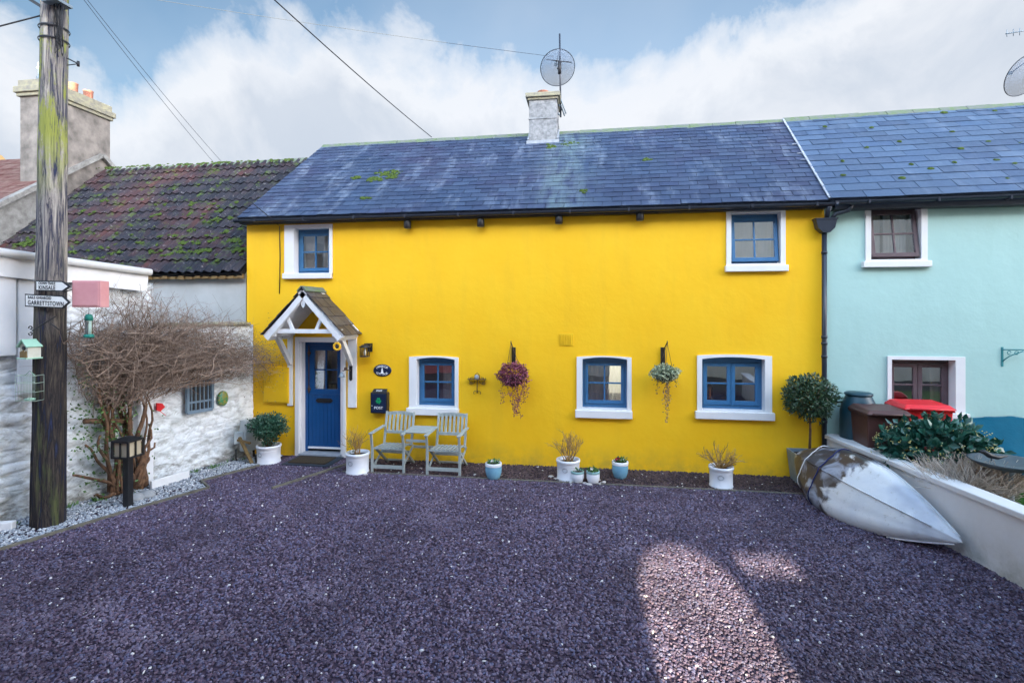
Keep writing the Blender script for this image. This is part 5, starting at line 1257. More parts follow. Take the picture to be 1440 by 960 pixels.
# bell bracket by the door + ornament ring
c=W(493.5,523,-.035); t=thing('door_bell','black cast iron bracket with a small hanging bell on the door post','door bell',tuple(c)); k=1/pxm(c)
mb=MB(); mb.prism([c+Vector(q) for q in ((-.03,0,-.13),(0,0,-.16),(.03,0,-.13),(.03,0,.13),(0,0,.16),(-.03,0,.13))],(0,-.012,0)); mb.build('backplate',MT['black'],t,bevel=.003)
mb=MB(); mb.tube([c+Vector((0,-.01,.03)),c+Vector((-.03,-.12,.05)),c+Vector((-.07,-.17,.04))],.009,6); mb.lathe([(0,.04),(.03,.03),(.03,-.01),(0,-.02)],c+Vector((-.05,-.1,.06)),8); mb.build('arm',MT['rust'],t)
mb=MB(); mb.lathe([(.001,.08),(.025,.07),(.04,.02),(.055,-.005),(.05,-.01),(.001,.0)],c+Vector((-.09,-.17,-.06)),18); mb.build('bell',MT['zinc'],t); mb=MB(); mb.tube([c+Vector((-.09,-.17,-.06)),c+Vector((-.09,-.17,-.32))],.003,4); mb.build('cord',MT['rope_w'],t)
c=W(474,487,-.60); t=thing('hanging_ring','small yellow ring ornament with a bird figure dangling from the porch beam','hanging ornament',tuple(c)); k=1/pxm(c)
mb=MB(); mb.tube([c+Vector((4.6*k*cos(q),0,4.6*k*sin(q))) for q in [i*2*pi/24 for i in range(25)]],.020,8,0,True,False); mb.build('ring',MT['ring'],t)
mb=MB(); mb.lathe([(0,-.03),(.018,-.015),(.02,.0),(.012,.02),(0,.03)],c+Vector((.0,0,-.005)),10); mb.build('bird_figure',MT['black'],t); mb=MB(); mb.tube([c+Vector((0,0,5.5*k)),c+Vector((0,0,14*k))],.003,4); mb.build('string',MT['rope_w'],t)
# door mat
t=thing('door_mat','dark door mat lying on the step before the blue door','door mat',tuple(G(450,650)))
mb=MB(); mb.box((ddx0+.0,-.62,.0),(ddx1+.10,-.05,.03)); mb.build('border',MT['matedge'],t,bevel=.006); mb=MB(); mb.box((ddx0+.08,-.54,.028),(ddx1+.0,-.14,.045)); mb.build('coir',MT['mat'],t)
# eave spotlights
g='small black spotlights under the yellow cottage eaves'
labs=['leftmost of the four small black spotlights under the eaves, near the small upper window','second from the left of the four black eave spotlights','third of the four black eave spotlights, below the chimney','rightmost of the four black eave spotlights, nearer the open window']
base=None
for (px,py),lb in zip(((573,316),(676,313.5),(786,309.5),(900,304.5)),labs):
    c=W(px,py,-.10)
    if base is None:
        base=thing('eave_spotlight',lb,'spotlight',tuple(c),g); mb=MB(); mb.lathe([(.0,-.065),(.052,-.065),(.062,-.055),(.062,.055),(.055,.065),(0,.068)],c,20); mb.build('housing',MT['black'],base)
        mb=MB(); mb.lathe([(0,-.067),(.045,-.067),(.045,-.064)],c,16); mb.build('lens',MT['lead'],base); mb=MB(); mb.box(c+Vector((-.02,.0,.02)),c+Vector((.02,.10,.07))); mb.tube([c+Vector((-.03,.03,.06)),c+Vector((-.14,.06,.12))],.006,5); mb.build('bracket',MT['black'],base)
    else:
        o=copy_tree(base); o.location=c; o['label']=lb
# hanging baskets
def basket(pxb,pyt,pyb,cx,cy,rx,ry,lab,leaf,trail,hookside,label2):
    t=thing('hanging_basket',lab,'hanging basket',tuple(W(cx,cy,-.28)),'hanging baskets on the yellow wall')
    a=W(pxb,pyt,0); b=W(pxb,pyb,0); br=thing('basket_bracket',label2,'bracket',tuple(b),'black basket brackets on the yellow wall')
    mb=MB(); mb.box((a.x-.035,-.03,b.z),(a.x+.035,0,a.z)); mb.build('back_board',MT['black'],br,bevel=.003)
    tip=W(cx-3*hookside,pyt-6,-.30); mb=MB(); mb.tube([Vector((a.x,-.03,b.z+.05)),Vector((a.x,-.15,a.z-.02)),tip,tip+Vector((0,-.03,.03)),tip+Vector((0,-.05,-.01))],.008,6); mb.tube([Vector((a.x,-.03,a.z-.05)),tip],.008,6); mb.build('hook_arm',MT['black'],br)
    c=W(cx,cy,-.28); k=1/pxm(c); c.y=-.30
    mb=MB(); R0=rx*k*.70; mb.lathe([(R0,0),(R0*.97,-R0*.3),(R0*.7,-R0*.7),(R0*.3,-R0*.92),(.001,-R0*.95)],c,24); mb.build('bowl',MT['soil'],t)
    mb=MB()
    for i in range(3): q=i*2.09+.4; mb.tube([c+Vector((R0*cos(q),R0*sin(q),0)),tip+Vector((0,-.04,-.01))],.0035,4)
    mb.build('chain',MT['rust'],t)
    mb=MB(); bush(mb,c+Vector((0,0,ry*k*.10)),rx*k,min(rx*k,.26),ry*k*.85,2100,.034,.024,PR,.5,cx,.25,3,0,-.1)
    fo=mb.build('foliage',MT[leaf],t,fix=False)
    mb=MB(); st=MB()
    for (dx,ln,n) in trail:
        x0=c+Vector((dx*k,-.06,-ry*k*.4)); P=[x0]; 
        for i in range(10): P.append(P[-1]+Vector((PR.gauss(0,.012),PR.gauss(0,.008),-ln*k/10)))
        st.tube(P,.002,3,0,False,False)
        for i in range(n):
            j=PR.random()*10; q=P[int(j)].lerp(P[min(10,int(j)+1)],j%1)
            mb.leaf(q+Vector((PR.gauss(0,.018),PR.gauss(0,.015),0)),Vector((PR.gauss(0,1),PR.gauss(0,.7),PR.gauss(-.6,.6))),Vector((PR.gauss(0,.5),-1,PR.gauss(0,.5))),PR.uniform(.018,.034),.018)
    mb.build('trailing_leaves',MT['purpleleaf' if leaf=='purpleleaf' else 'dryleaf'],t,fix=False); st.build('trailing_stems',MT['rust'],t,fix=False)
basket(722.5,488,516,722,528,22,19,'hanging basket overflowing with purple trailing leaves','purpleleaf',[(-14,30,40),(0,46,60),(4,46,60),(12,38,60),(16,30,40),(20,22,25),(-6,20,20),(10,52,60),(6,50,50)],1,'black wooden basket bracket over the purple hanging plant')
basket(932,488,516,935,525,18.5,12,'hanging basket of variegated green leaves with one long thin trailing strand','varieg',[(2,58,55),(4,40,50),(-15,24,22),(1,30,40),(15,12,10),(3,62,30)],-1,'black wooden basket bracket over the variegated hanging plant')
mb=MB(); c=W(935,526,-.30); bush(mb,c,.17,.2,.13,500,.035,.02,PR,.3); 
o=[x for x in bpy.data.objects if x.name.startswith('hanging_basket')][-1]; mb.build('dark_foliage',MT['darkleaf'],o,fix=False)
# teal wall bracket
c=W(1409,500,0); t=thing('teal_wall_bracket','empty teal scrolled iron bracket on the teal wall','bracket',tuple(c)); k=1/pxm(c); mb=MB()
mb.box(c+Vector((-.012,-.012,-.16)),c+Vector((.012,0,.13))); mb.tube([c+Vector((0,-.01,.09)),c+Vector((.22,-.16,.10))],.009,5); mb.tube([c+Vector((0,-.01,-.08)),c+Vector((.06,-.06,.0)),c+Vector((.18,-.14,.08))],.008,5)
for i in range(2): mb.tube([c+Vector((.06+.07*i+.025*cos(q*.7),-.05-.04*i,.05+.025*sin(q*.7))) for q in range(9)],.006,4)
MT['tealiron']=simple('teal_painted_iron',(.03,.22,.24),None,5,.5,.1); mb.build('scrollwork',MT['tealiron'],t)
# ================================================================ satellite dishes
def dish(mc,mtop,mbot,dc,rx,label,tiltx,yaw,showmast=True,lnb=None):
    t=thing('satellite_dish',label,'satellite dish',tuple(mbot))
    if showmast: mb=MB(); mb.tube([mbot,mtop],.018,8); mb.build('mast',MT['gutter'],t)
    M=Matrix.Translation(dc)@Matrix.Rotation(yaw,4,'Z')@Matrix.Rotation(tiltx,4,'X')
    mb=MB(); prof=[(rx*q,.22*rx*q*q) for q in [i/9 for i in range(10)]]; mb.lathe([(max(r,.001),z) for r,z in prof],(0,0,0),44); mb.v=[M@v for v in mb.v]; d=mb.build('reflector',MT['dish'],t,fix=False)
    mb=MB(); mb.tube([M@Vector((rx*cos(q),rx*sin(q),.22*rx)) for q in [i*2*pi/44 for i in range(45)]],.008,5)
    mb.build('rim',MT['gutter'],d)
    mb=MB(); e=M@Vector((0,-.0,rx*.95)); mb.tube([M@Vector((0,-rx*.98,.21*rx)),e],.010,5); mb.box((-.03,-.03,rx*.92),(.03,.03,rx*1.05),0,M); mb.build('feed_arm',MT['zinc'],t)
    mb=MB(); mb.tube([Vector((mc.x,mc.y,dc.z-.16)),Vector((mc.x,mc.y,dc.z+.10))],.035,8); mb.tube([Vector((mc.x,mc.y,dc.z+.02)),M@Vector((0,0,-.0))],.028,6); mb.tube([Vector((mc.x,mc.y,dc.z-.14)),M@Vector((0,-rx*.4,.03))],.016,6); mb.build('mount',MT['cable'],t)
    return t
Ym=2.5; mt_=W(787,48,Ym); mb_=W(788.5,165,Ym); dc=W(785,97,Ym+.10)
dish(mt_,mt_,mb_,dc,.375,'translucent round satellite dish on a thin mast strapped to the cottage chimney',-radians(52),.25)
t=[o for o in bpy.data.objects if o.name=='satellite_dish'][0]
mb=MB(); a=W(762,83,Ym); b=W(808,90,Ym); 
mb.tube([W(768,84,Ym),W(804,88,Ym)],.010,5); mb.build('cross_arm',MT['cable'],t)
mb=MB()
for py in (150,163): mb.tube([W(788,py,Ym),Vector((cx1-.01,Ym-.1,W(788,py,Ym).z+.03))],.014,6)
mb.tube([W(783,131,Ym),W(794,163,Ym)],.016,6); mb.tube([W(786,133,Ym-.1),W(796,160,Ym-.1)],.013,6); mb.build('strap_bracket',MT['zinc'],t)
dc=W(1446,107,2.6); mb_=W(1449,150,2.6)
dish(W(1449,100,2.6),W(1449,40,2.6),mb_,dc,.38,'satellite dish cut by the right edge above the teal house roof',-radians(58),.3)
mb=MB(); mb.tube([W(1414,48,2.6),W(1450,42,2.6)],.010,5)
for q in range(4): mb.tube([W(1416+q*9,42-q,2.6),W(1416+q*9,52-q,2.6)],.007,4)
t=[o for o in bpy.data.objects if o.name.startswith('satellite_dish')][-1]; mb.build('aerial_arm',MT['zinc'],t)
# ================================================================ GARDEN WALL (right)
gw=thing('garden_wall','low smooth white garden wall with a flat coping running towards the camera','wall',(3.75,-3,0))
a=Vector((WX(-.03),-.03,0)); b=Vector((WX(-8.2),-8.2,0)); th=.16; hW=.645
mb=MB(); ofs=Vector((th,0,0)); slp=.012
n=40; vs=[]
mb.prism([a,b,b+ofs,a+ofs],(0,0,hW)); mb.build('masonry',MT['wall_white'],gw)
mb=MB(); o2=Vector((-.035,0,0)); mb.prism([a+o2+Vector((0,0,hW)),b+o2+Vector((0,0,hW)),b+ofs-o2+Vector((0,0,hW)),a+ofs-o2+Vector((0,0,hW))],(0,0,.065)); mb.build('coping',MT['wall_white'],gw,bevel=.012)
# bay tree in square planter
p=G(1127,678); px0=3.0; t=thing('bay_tree_planter','clipped ball bay tree on a thin stem in a square grey zinc planter','potted tree',(3.25,-.28,0))
mb=MB(); c=Vector((3.25,-.28,0)); s0,s1,hp=.20,.245,.47
def ring(s,z): return [c+Vector((-s,-s,z)),c+Vector((s,-s,z)),c+Vector((s,s,z)),c+Vector((-s,s,z))]
R_=[ring(s0,0),ring(s1,hp),ring(s1-.02,hp),ring(s1-.03,hp-.06)]; vs=sum(R_,[]); fs=[(0,1,2,3)]
for i in range(3): fs+=[(i*4+k,i*4+(k+1)%4,(i+1)*4+(k+1)%4,(i+1)*4+k) for k in range(4)]
fs+=[(12,13,14,15)]
mb.add(vs,fs); mb.build('planter',MT['zinc'],t,bevel=.005); mb=MB(); mb.add(ring(s1-.03,hp-.05),[(0,1,2,3)]); mb.build('soil',MT['soil'],t)
mb=MB(); mb.tube([c+Vector((0,0,.4)),c+Vector((.012,0,.8)),c+Vector((0,0,1.15))],[.022,.018,.014],8)
for i in range(9): a_=i*.7; mb.tube([c+Vector((0,0,1.0+.02*i)),c+Vector((.25*cos(a_),.25*sin(a_),1.25+.03*i))],[.010,.004],5)
mb.build('trunk',MT['bark'],t)
bc=W(1138,557,-.28); mb=MB(); bush(mb,bc,.36,.34,.32,3400,.062,.026,PR,.35,8,.22,3.5,0,.2); mb.build('crown',MT['bay'],t,fix=False)
# ================================================================ KAYAK
ky=thing('kayak','long upturned grey white and brown kayak leaning against the low white wall','kayak',(3.4,-1.5,0))
mb=MB(); A=Vector((3.00,-.46,.47)); Bq=Vector((3.80,-2.72,.19)); NS=44; SG=36
U=Vector((.62,0,.78)).normalized(); 
axis=(Bq-A).normalized(); U=(U-axis*U.dot(axis)).normalized(); Nn=axis.cross(U).normalized()
if Nn.x>0: Nn=-Nn
vs=[]; kp=[]
for i in range(NS+1):
    t=i/NS; c=A.lerp(Bq,t); 
    wv=(sin(pi*t**.84)**1.0 if 0<t<1 else 0); wdt=.405*max(wv,.0)+.045*max(sin(pi*t),0)**.35+.004
    dp=.235*(max(sin(pi*t),0)**.6)+.008
    c=c+Nn*.05*sin(pi*t)+Vector((-.06*sin(pi*t),0,-.045*sin(pi*t)))
    for k in range(SG):
        q=2*pi*k/SG; cu=cos(q); su=sin(q)
        # +su outward (hull), -su deck
        x=wdt*(abs(cu)**.85)*(1 if cu>0 else -1); 
        if su>0: y=dp*(su**.75)*1.0 + .028*math.exp(-(cu/.10)**2)*sin(pi*t)**.4 - .018*math.exp(-((abs(cu)-.52)/.10)**2)*sin(pi*t)
        else: y=-.10*(abs(su)**.8)*sin(pi*t)**.5
        if abs(su)<.12: x*=1.035
        vs.append(c+U*x+Nn*y)
fs=[(i*SG+k,i*SG+(k+1)%SG,(i+1)*SG+(k+1)%SG,(i+1)*SG+k) for i in range(NS) for k in range(SG)]+[tuple(range(SG)),tuple(NS*SG+k for k in range(SG))]
mb.add(vs,fs,0,True); hull=mb.build('hull',MT['kayak'],ky); sb=hull.modifiers.new('s','SUBSURF'); sb.levels=1; sb.render_levels=1
def section(ii,grow): 
    cc=sum((vs[ii*SG+k] for k in range(SG)),Vector())/SG; return [cc+(vs[ii*SG+k]-cc)*(1+grow/((vs[ii*SG+k]-cc).length)) for k in range(SG)]
mb=MB(); s_=section(8,.02); mb.tube(s_+[s_[0]],.007,6); mb.build('white_cord',MT['rope_w'],ky)
mb=MB(); s_=section(14,.008); mb.tube(s_+[s_[0]],.007,6); mb.build('navy_strap',MT['rope_b'],ky)
mb=MB(); k0=SG//4; pts=[vs[i*SG+k0]+Nn*.004 for i in range(1,NS-3)]; mb.tube(pts,[.010]*len(pts),6); mb.build('keel_strip',MT['kayak'],ky)
for k0 in (0,SG//2):
    mb=MB(); mb.tube([vs[i*SG+k0] for i in range(1,NS)],.011,6); mb.build('rim',MT['kayak'],ky)
# ================================================================ bins and the rest behind the wall
def wb(cx,cy,w,d,h,zb,body,lid,label,name='wheelie_bin'):
    t=thing(name,label,'bin',(cx,cy,zb)); mb=MB(); k=.86
    lo=[(cx-w/2*k,cy-d/2*k,zb),(cx+w/2*k,cy-d/2*k,zb),(cx+w/2*k,cy+d/2*k,zb),(cx-w/2*k,cy+d/2*k,zb)]; hi=[(cx-w/2,cy-d/2,zb+h*.93),(cx+w/2,cy-d/2,zb+h*.93),(cx+w/2,cy+d/2,zb+h*.93),(cx-w/2,cy+d/2,zb+h*.93)]
    mb.add(lo+hi,[(0,1,2,3),(4,5,6,7),(0,1,5,4),(1,2,6,5),(2,3,7,6),(3,0,4,7)]); mb.box((cx-w/2-.02,cy-d/2-.02,zb+h*.90),(cx+w/2+.02,cy+d/2+.02,zb+h*.935)); mb.build('body',MT[body],t,bevel=.02)
    mb=MB(); a=[(cx-w/2-.03,cy-d/2-.05,zb+h*.94),(cx+w/2+.03,cy-d/2-.05,zb+h*.94),(cx+w/2+.03,cy+d/2+.02,zb+h*.94),(cx-w/2-.03,cy+d/2+.02,zb+h*.94)]; b=[(cx-w/2+.03,cy-d/2+.02,zb+h),(cx+w/2-.03,cy-d/2+.02,zb+h),(cx+w/2-.03,cy+d/2-.05,zb+h+.02),(cx-w/2+.03,cy+d/2-.05,zb+h+.02)]
    mb.add(a+b,[(0,1,2,3),(4,5,6,7),(0,1,5,4),(1,2,6,5),(2,3,7,6),(3,0,4,7)]); mb.build('lid',MT[lid],t,bevel=.015)
    mb=MB(); mb.tube([(cx-w/2+.04,cy-d/2-.07,zb+h*.95),(cx+w/2-.04,cy-d/2-.07,zb+h*.95)],.015,8); 
    for q in (-.3,.0,.3): mb.box((cx+q*w-.02,cy-d/2-.07,zb+h*.93),(cx+q*w+.02,cy-d/2-.0,zb+h*.955))
    mb.build('handle',MT[lid],t)
    for sg in (-1,1): mb=MB(); mb.lathe([(0,-.03),(.09,-.03),(.1,0),(.09,.03),(0,.03)],(cx+sg*(w/2*.9),cy+d/2*.7,zb+.1),18,0,True,Matrix.Rotation(pi/2,4,'Y')); mb.build('wheel',MT['black'],t)
    return t
wb(4.03,-.63,.54,.52,.93,.30,'bin','bin','brown wheelie bin with closed lid behind the end of the low white wall')
wb(4.66,-.42,.62,.48,.96,.32,'red','red','bright red recycling bin beside the brown one under the brown window')
c=Vector((3.94,-.26,.30)); t=thing('water_butt','dark teal barrel with domed ribbed lid squeezed between downpipe and brown bin','water butt',tuple(c))
mb=MB(); mb.lathe([(0,0),(.2,0),(.235,.05),(.245,.4),(.24,.82),(.23,.86)],c,28); mb.build('barrel',MT['butt'],t)
mb=MB(); mb.lathe([(.235,.84),(.225,.90),(.19,.99),(.165,1.045)],c,28); mb.build('shoulder',MT['butt'],t); mb=MB(); mb.lathe([(.165,1.04),(.185,1.05),(.185,1.075),(.16,1.09),(0,1.10)],c,28); mb.build('lid',MT['butt'],t)
mb=MB(); mb.tube([c+Vector((-.3,.15,.9)),c+Vector((-.22,.05,.93)),c+Vector((-.1,-.05,.92))],.012,6); mb.build('hose',MT['cable'],t)
# shrub
c=Vector((4.42,-1.25,.74)); t=thing('evergreen_shrub','leafy dark green shrub with yellow buds growing behind the low white wall','shrub',(4.42,-1.25,.3))
mb=MB(); bush(mb,c,.62,.50,.46,3000,.105,.075,PR,.40,15,.22,2.6,0,.1); mb.build('foliage',MT['laurel'],t,fix=False)
mb=MB()
for _ in range(120):
    d=Vector((PR.gauss(0,1),PR.gauss(-.6,.8),PR.gauss(.5,.7))).normalized(); q=c+Vector((d.x*.74,d.y*.56,d.z*.46))
    for _k in range(3): mb.lathe([(0,-.008),(.009,0),(0,.008)],q+Vector((PR.gauss(0,.012),PR.gauss(0,.012),PR.gauss(0,.012))),6)
mb.build('buds',MT['berry'],t,fix=False)
mb=MB()
for i in range(14): a_=i*.45; mb.tube([(4.42,-1.25,.28),c+Vector((.45*cos(a_),.33*sin(a_),.05))],[.018,.006],5)
mb.build('branches',MT['bark'],t)
# dry lavender
c=Vector((4.32,-2.02,.3)); t=thing('dry_lavender_bush','dry fawn coloured twiggy lavender bush right of the evergreen shrub','shrub',tuple(c)); mb=MB()
for _ in range(3400):
    a_=PR.uniform(0,2*pi); q=PR.random()**.5; el=PR.uniform(.15,1.0); d=Vector((cos(a_)*q*.75,sin(a_)*q*.62,.85)).normalized(); L=PR.uniform(.35,.66)*(.8+.2*el)
    b_=c+Vector((cos(a_)*.16*q,sin(a_)*.12*q,0)); e_=b_+d*L; m_=(b_+e_)/2+Vector((PR.gauss(0,.03),PR.gauss(0,.03),.03)); r=PR.uniform(.0022,.004)
    s_=b_.lerp(e_,PR.uniform(.3,.6)); mb.tube([s_,(s_+e_)/2+Vector((PR.gauss(0,.04),PR.gauss(0,.04),.0)),e_+Vector((PR.gauss(0,.07),PR.gauss(0,.07),PR.gauss(0,.04)))],[r,r,r*.8],3,0,False,False)
mb.build('stalks',MT['drystalk'],t,fix=False)
# bird bath
MT['zincdark']=simple('dark_slate_metal',(.05,.065,.08),(.08,.10,.12),6,.45,.15,30)
p=Vector((4.56,-2.22,.28)); t=thing('bird_bath','shallow dark grey bird bath on a pedestal with a metal bird on its rim','bird bath',tuple(p)); mb=MB(); mb.lathe([(.0,.0),(.14,0),(.12,.04),(.055,.08),(.048,.50),(.08,.56),(0,.57)],p,20); mb.build('pedestal',MT['zinc'],t)
mb=MB(); mb.lathe([(0,.54),(.10,.55),(.28,.60),(.35,.645),(.355,.655),(.33,.652),(.2,.615),(0,.60)],p,36); mb.build('bowl',MT['zincdark'],t)
q=p+Vector((-.20,-.05,.66)); mb=MB(); mb.tube([q+Vector((-.12,0,.10)),q+Vector((-.08,0,.10)),q+Vector((-.02,0,.06)),q+Vector((.06,0,.04)),q+Vector((.16,0,.06))],[.012,.026,.03,.022,.006],8); mb.tube([q,q+Vector((0,0,.05))],.006,5); mb.build('metal_bird',MT['black'],t)
# tarp
t=thing('tarpaulin','teal tarpaulin draped over a stack against the foot of the teal wall','tarpaulin',(6.6,-.4,.3)); mb=MB(); n=48; m_=26; vs=[]
for i in range(n+1):
    x=5.32+2.9*i/n
    for j in range(m_+1):
        v=j/m_; top=1.03-.02*sin(x*5)
        y=-.07-.62*v**1.15; z=top-.73*v
        left=max(0,1-(x-5.32)/.9); wr=noise.noise(Vector((x*2.5,v*3,1)))*.05+noise.noise(Vector((x*7+v*5,v*5,4)))*.025
        y+=wr; x2=x+.55*v*left; vs.append((x2,y-.05*sin(x*6)*v,max(.305,z+wr*.6)))
mb.add(vs,[(i*(m_+1)+j,(i+1)*(m_+1)+j,(i+1)*(m_+1)+j+1,i*(m_+1)+j+1) for i in range(n) for j in range(m_)],0,True); o=mb.build('sheet',MT['tarp'],t,fix=False); so=o.modifiers.new('s','SOLIDIFY'); so.thickness=.006
mb=MB(); mb.box((5.9,-.22,.30),(8.1,-.04,.72)); mb.build('covered_stack',MT['stick'],t)
# window sill things
c=Vector((rooms['lr'][0]+.17,.30,rooms['lr'][2])); mb=MB(); mb.box((rooms['lr'][0],.24,0) ,(rooms['lr'][0]+.001,.241,.001))
t=thing('copper_flask','tall copper coloured flask standing inside the double casement window','flask',tuple(c)); mb=MB(); mb.lathe([(0,0),(.05,0),(.052,.02),(.052,.28),(.04,.31),(.025,.33),(.03,.38),(0,.385)],c,20); mb.build('body',MT['copper'],t)
c=Vector((rooms['lr'][0]+.47,.32,rooms['lr'][2])); t=thing('indoor_plant','spiky green houseplant in a blue pot inside the double casement window','houseplant',tuple(c)); mb=MB(); mb.lathe([(0,0),(.05,0),(.06,.1),(0,.1)],c,16); mb.build('pot',MT['potblue'],t)
mb=MB()
for i in range(26): a_=PR.uniform(0,6.28); mb.leaf(c+Vector((0,0,.1)),Vector((cos(a_),sin(a_)*.6,PR.uniform(.4,1.5))).normalized(),Vector((0,0,1)),PR.uniform(.12,.2),.018,0,.8)
mb.build('leaves',MT['ivy'],t,fix=False)
for key,lab in (('lr','inside shelf under the double casement window'),):
    a=rooms[key]; mb=MB(); mb.box((a[0],.205,a[2]-.05),(a[1],.42,a[2]-.001)); s_=mb.build('inner_sill',MT['white'],yc)
# ================================================================ street opposite (behind the camera: shades the drive, shows in the panes)
SUN_EL=radians(13.0); sdir=Vector((.03,-1,0)).normalized()   # towards the sun
MT['pinkrender']=plaster('pink_render',(.62,.16,.20),(.68,.20,.23)); MT['creamrender']=plaster('cream_render',(.78,.74,.66),(.84,.80,.72)); MT['greyrender2']=plaster('pale_render',(.55,.57,.58),(.62,.63,.64))
OY=-13.0
def opp(x0,x1,h,mat,label,arch=None):
    t=thing('opposite_house',label,'house',((x0+x1)/2,OY-3,0)); mb=MB(); yb=OY-5.5
    hs=[]
    if arch: ax,aw,ah=arch; hs.append((ax-aw,ax+aw,-.1,ah))
    n=max(1,int((x1-x0)/2.6)); ws=[]
    for i in range(n):
        c=x0+(x1-x0)*(i+.5)/n
        for z in (1.1,3.9): 
            if arch and abs(c-arch[0])<1.4: continue
            ws.append((c-.45,c+.45,z,z+1.3))
    if not arch:
        wall(mb,x0,x1,-.05,h,ws,OY-.3,.3)
        mb.box((x0,OY-5.5,-.05),(x1,OY-.31,h))
    else:
        mb.box((x0,OY-.45,-.05),(ax-aw,OY,h)); mb.box((ax+aw,OY-.45,-.05),(x1,OY,2.25)); mb.box((ax+aw,OY-.45,2.43),(x1,OY,h)); mb.box((ax+aw,OY-.45,2.25),(ax+aw+.10,OY,2.43)); mb.box((ax+aw+.78,OY-.45,2.25),(x1,OY,2.43))  # added unseen gate wall, its arch and slot shape sun patches on the gravel
        # arched head
        P=[(ax-aw,h),(ax-aw,ah-aw*.5)]+[(ax-aw*cos(q),ah-aw*.5+aw*.5*sin(q)) for q in [i*pi/12 for i in range(1,12)]]+[(ax+aw,ah-aw*.5),(ax+aw,h)]
        mb.prism([(x,OY,z) for x,z in P],(0,-.45,0))
    mb.build('wall',MT[mat],t,fix=bool(arch))
    mb=MB(); g=[(OY+.2,h-.1),(OY-2.6,h+1.2 if not arch else h+.3),(OY-5.7,h-.1)]; 
    if arch: g=[(OY+.1,h),(OY-.25,h+.2),(OY-.6,h)]
    mb.prism([(x0,y,z) for y,z in g],(x1-x0,0,0)); mb.build('roof',MT['slate'],t)
    if not arch:
        for w_ in ws: m2=MB(); m2.box((w_[0],OY-.2,w_[2]),(w_[1],OY-.15,w_[3])); m2.build('window_pane',MT['interior'],t)
AX=1.20
opp(-30,-11,11.0,'greyrender2','pale opposite house at the far end of the street')
opp(-11,-2.6,10.4,'pinkrender','pink house across the street')
opp(-2.6,AX-1.3,12.3,'creamrender','cream house across the street beside the added archway')
opp(AX-1.3,AX+1.3,12.4,'greyrender2','unseen narrow gate building added across the street, its arch shaping the sun patch',(AX,.48,2.46))
opp(AX+1.3,24,12.2,'creamrender','wide cream house across the street on the right')
# ================================================================ light, sky, camera
sun=bpy.data.lights.new('sun','SUN'); sun.energy=5.0; sun.angle=radians(.6); sun.color=(1,.90,.62)
so=bpy.data.objects.new('sun',sun); COL.objects.link(so)
v=Vector((sdir.x*cos(SUN_EL),sdir.y*cos(SUN_EL),sin(SUN_EL))); so.rotation_euler=v.to_track_quat('Z','Y').to_euler(); so.location=(0,0,12)
w=bpy.data.worlds.new('World'); SC.world=w; w.use_nodes=True; nt=w.node_tree; nd=nt.nodes; LK=nt.links.new
bg=nd['Background']; sky=nd.new('ShaderNodeTexSky'); sky.sky_type='NISHITA'; sky.sun_disc=False; sky.sun_elevation=SUN_EL; sky.sun_rotation=atan2(sdir.x,sdir.y); sky.air_density=1.0; sky.dust_density=.6; sky.ozone_density=2.0
def wm(op,a,b=0,clamp=False):
    x=nd.new('ShaderNodeMath'); x.operation=op; x.use_clamp=clamp
    for i,q in enumerate((a,b)):
        if hasattr(q,'is_output'): LK(q,x.inputs[i])
        else: x.inputs[i].default_value=q
    return x.outputs[0]
def wmix(f,a,b):
    x=nd.new('ShaderNodeMix'); x.data_type='RGBA'
    for i,q in ((0,f),(6,a),(7,b)):
        if hasattr(q,'is_output'): LK(q,x.inputs[i])
        elif i==0: x.inputs[0].default_value=q
        else: x.inputs[i].default_value=c4(q)
    return x.outputs[2]
def wn(scale,detail,rough,vec,dist=0):
    x=nd.new('ShaderNodeTexNoise'); x.inputs['Scale'].default_value=scale; x.inputs['Detail'].default_value=detail; x.inputs['Roughness'].default_value=rough; x.inputs['Distortion'].default_value=dist; LK(vec,x.inputs['Vector']); return x.outputs[0]
def wr(f,stops):
    x=nd.new('ShaderNodeValToRGB'); e=x.color_ramp.elements
    while len(e)>1: e.remove(e[-1])
    e[0].position=stops[0][0]; e[0].color=c4(stops[0][1])
    for p_,c_ in stops[1:]: k_=e.new(p_); k_.color=c4(c_)
    LK(f,x.inputs[0]); return x.outputs[0]
tcw=nd.new('ShaderNodeTexCoord'); sx=nd.new('ShaderNodeSeparateXYZ'); LK(tcw.outputs['Generated'],sx.inputs[0])
az=wm('MULTIPLY',wm('ARCTAN2',sx.outputs[0],sx.outputs[1]),180/pi); el=wm('MULTIPLY',wm('ARCSINE',sx.outputs[2]),180/pi)
azn=wm('DIVIDE',wm('ADD',az,60),120,True)
CT=[(-60,20),(-52.8,21),(-48,20),(-45.7,18),(-42,21.5),(-36.4,25.8),(-26.6,28.6),(-20.8,28.2),(-14.8,25),(-10,24.2),(1.4,23),(8.7,24),(12.1,26.5),(21.6,29),(35.6,34),(60,36)]
top=wm('MULTIPLY',wr(azn,[((a_+60)/120,e_/60) for a_,e_ in CT]),60)
n1=wn(3.2,8,.62,tcw.outputs['Generated'],.3); n2=wn(1.6,5,.55,tcw.outputs['Generated'],.2); n3=wn(8,8,.6,tcw.outputs['Generated'],.4)
edge=wm('ADD',wm('SUBTRACT',top,el),wm('MULTIPLY',wm('SUBTRACT',n1,.5),20)); edge=wm('ADD',edge,wm('MULTIPLY',wm('SUBTRACT',n3,.5),7))
mask=wr(wm('DIVIDE',wm('ADD',edge,1.5),9,True),[(0,0),(.22,.6),(.5,.92),(1,.98)])
wisp=wm('MULTIPLY',wr(n2,[(.45,0),(.75,1)]),.25); mask=wm('MAXIMUM',mask,wisp)
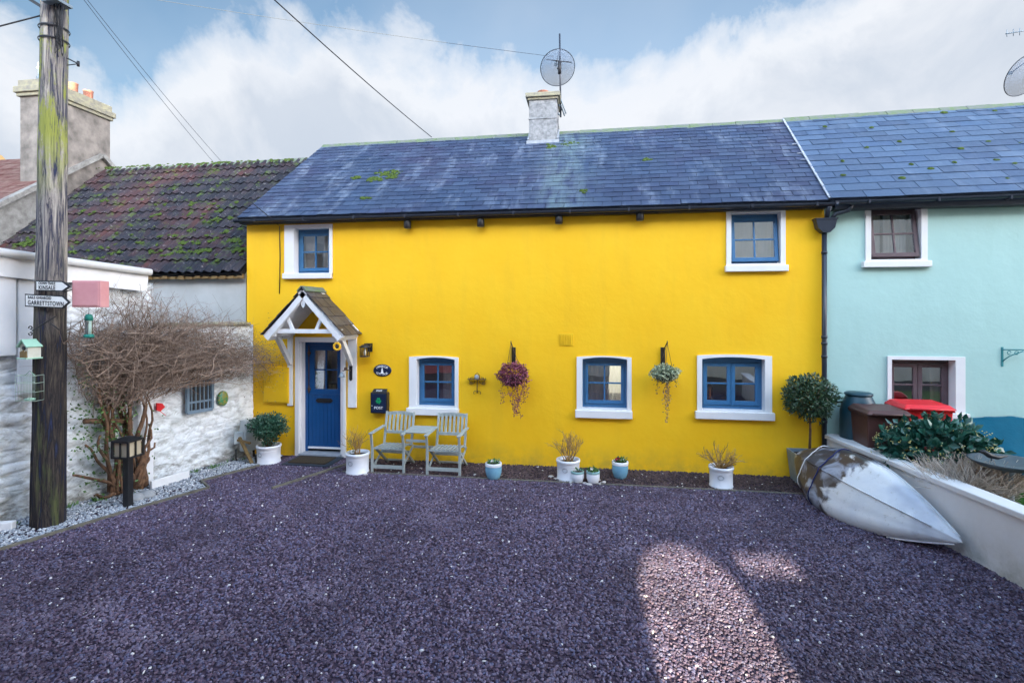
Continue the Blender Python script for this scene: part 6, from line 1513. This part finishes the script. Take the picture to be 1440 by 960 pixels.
depth=wr(wm('DIVIDE',edge,16,True),[(0,0),(.18,.10),(.45,.8),(1,1)])
br=wm('MULTIPLY',wr(wn(4.2,7,.6,tcw.outputs['Generated'],.5),[(.40,0),(.62,1)]),.55)
shade=wm('SUBTRACT',depth,br,True)
KS=12.5
cloud=wmix(shade,(4.05,4.15,4.35),(2.7,3.02,3.5))
SKYC=sky.outputs[0]
hs=nd.new('ShaderNodeHueSaturation'); hs.inputs['Saturation'].default_value=.85; hs.inputs['Value'].default_value=.85; skm=nd.new('ShaderNodeVectorMath'); skm.operation='MULTIPLY'; skm.inputs[1].default_value=(.88,1.06,1.08); LK(SKYC,skm.inputs[0]); LK(skm.outputs[0],hs.inputs['Color'])
fsun=wr(wm('ADD',wm('ADD',wm('MULTIPLY',sx.outputs[1],-.47),wm('MULTIPLY',sx.outputs[0],.20)),.5),[(.36,0),(.55,.45),(.85,1)])
gain=wm('ADD',1,wm('MULTIPLY',fsun,KS))
vm=nd.new('ShaderNodeVectorMath'); vm.operation='SCALE'; LK(wmix(mask,hs.outputs[0],cloud),vm.inputs[0]); LK(gain,vm.inputs['Scale'])
tint=wmix(fsun,(1,1,1),(1.0,.87,.78)); mt2=nd.new('ShaderNodeVectorMath'); mt2.operation='MULTIPLY'; LK(vm.outputs[0],mt2.inputs[0]); LK(tint,mt2.inputs[1]); LK(mt2.outputs[0],bg.inputs['Color']); bg.inputs['Strength'].default_value=.05
cam=bpy.data.cameras.new('camera'); co=bpy.data.objects.new('camera',cam); COL.objects.link(co)
cam.sensor_width=36; cam.lens=36*F/1440; cam.shift_y=-(480-HY)/1440; cam.clip_end=1500; cam.clip_start=.05
co.location=(0,-D,H); co.rotation_euler=(pi/2,0,TH); SC.camera=co
SC.view_settings.view_transform='Standard'; SC.view_settings.look='None'; SC.view_settings.gamma=1; SC.view_settings.exposure=2.2
SC.render.engine='CYCLES'; SC.cycles.use_denoising=True; SC.cycles.max_bounces=8; SC.cycles.transparent_max_bounces=16
SC.cycles.sample_clamp_indirect=6
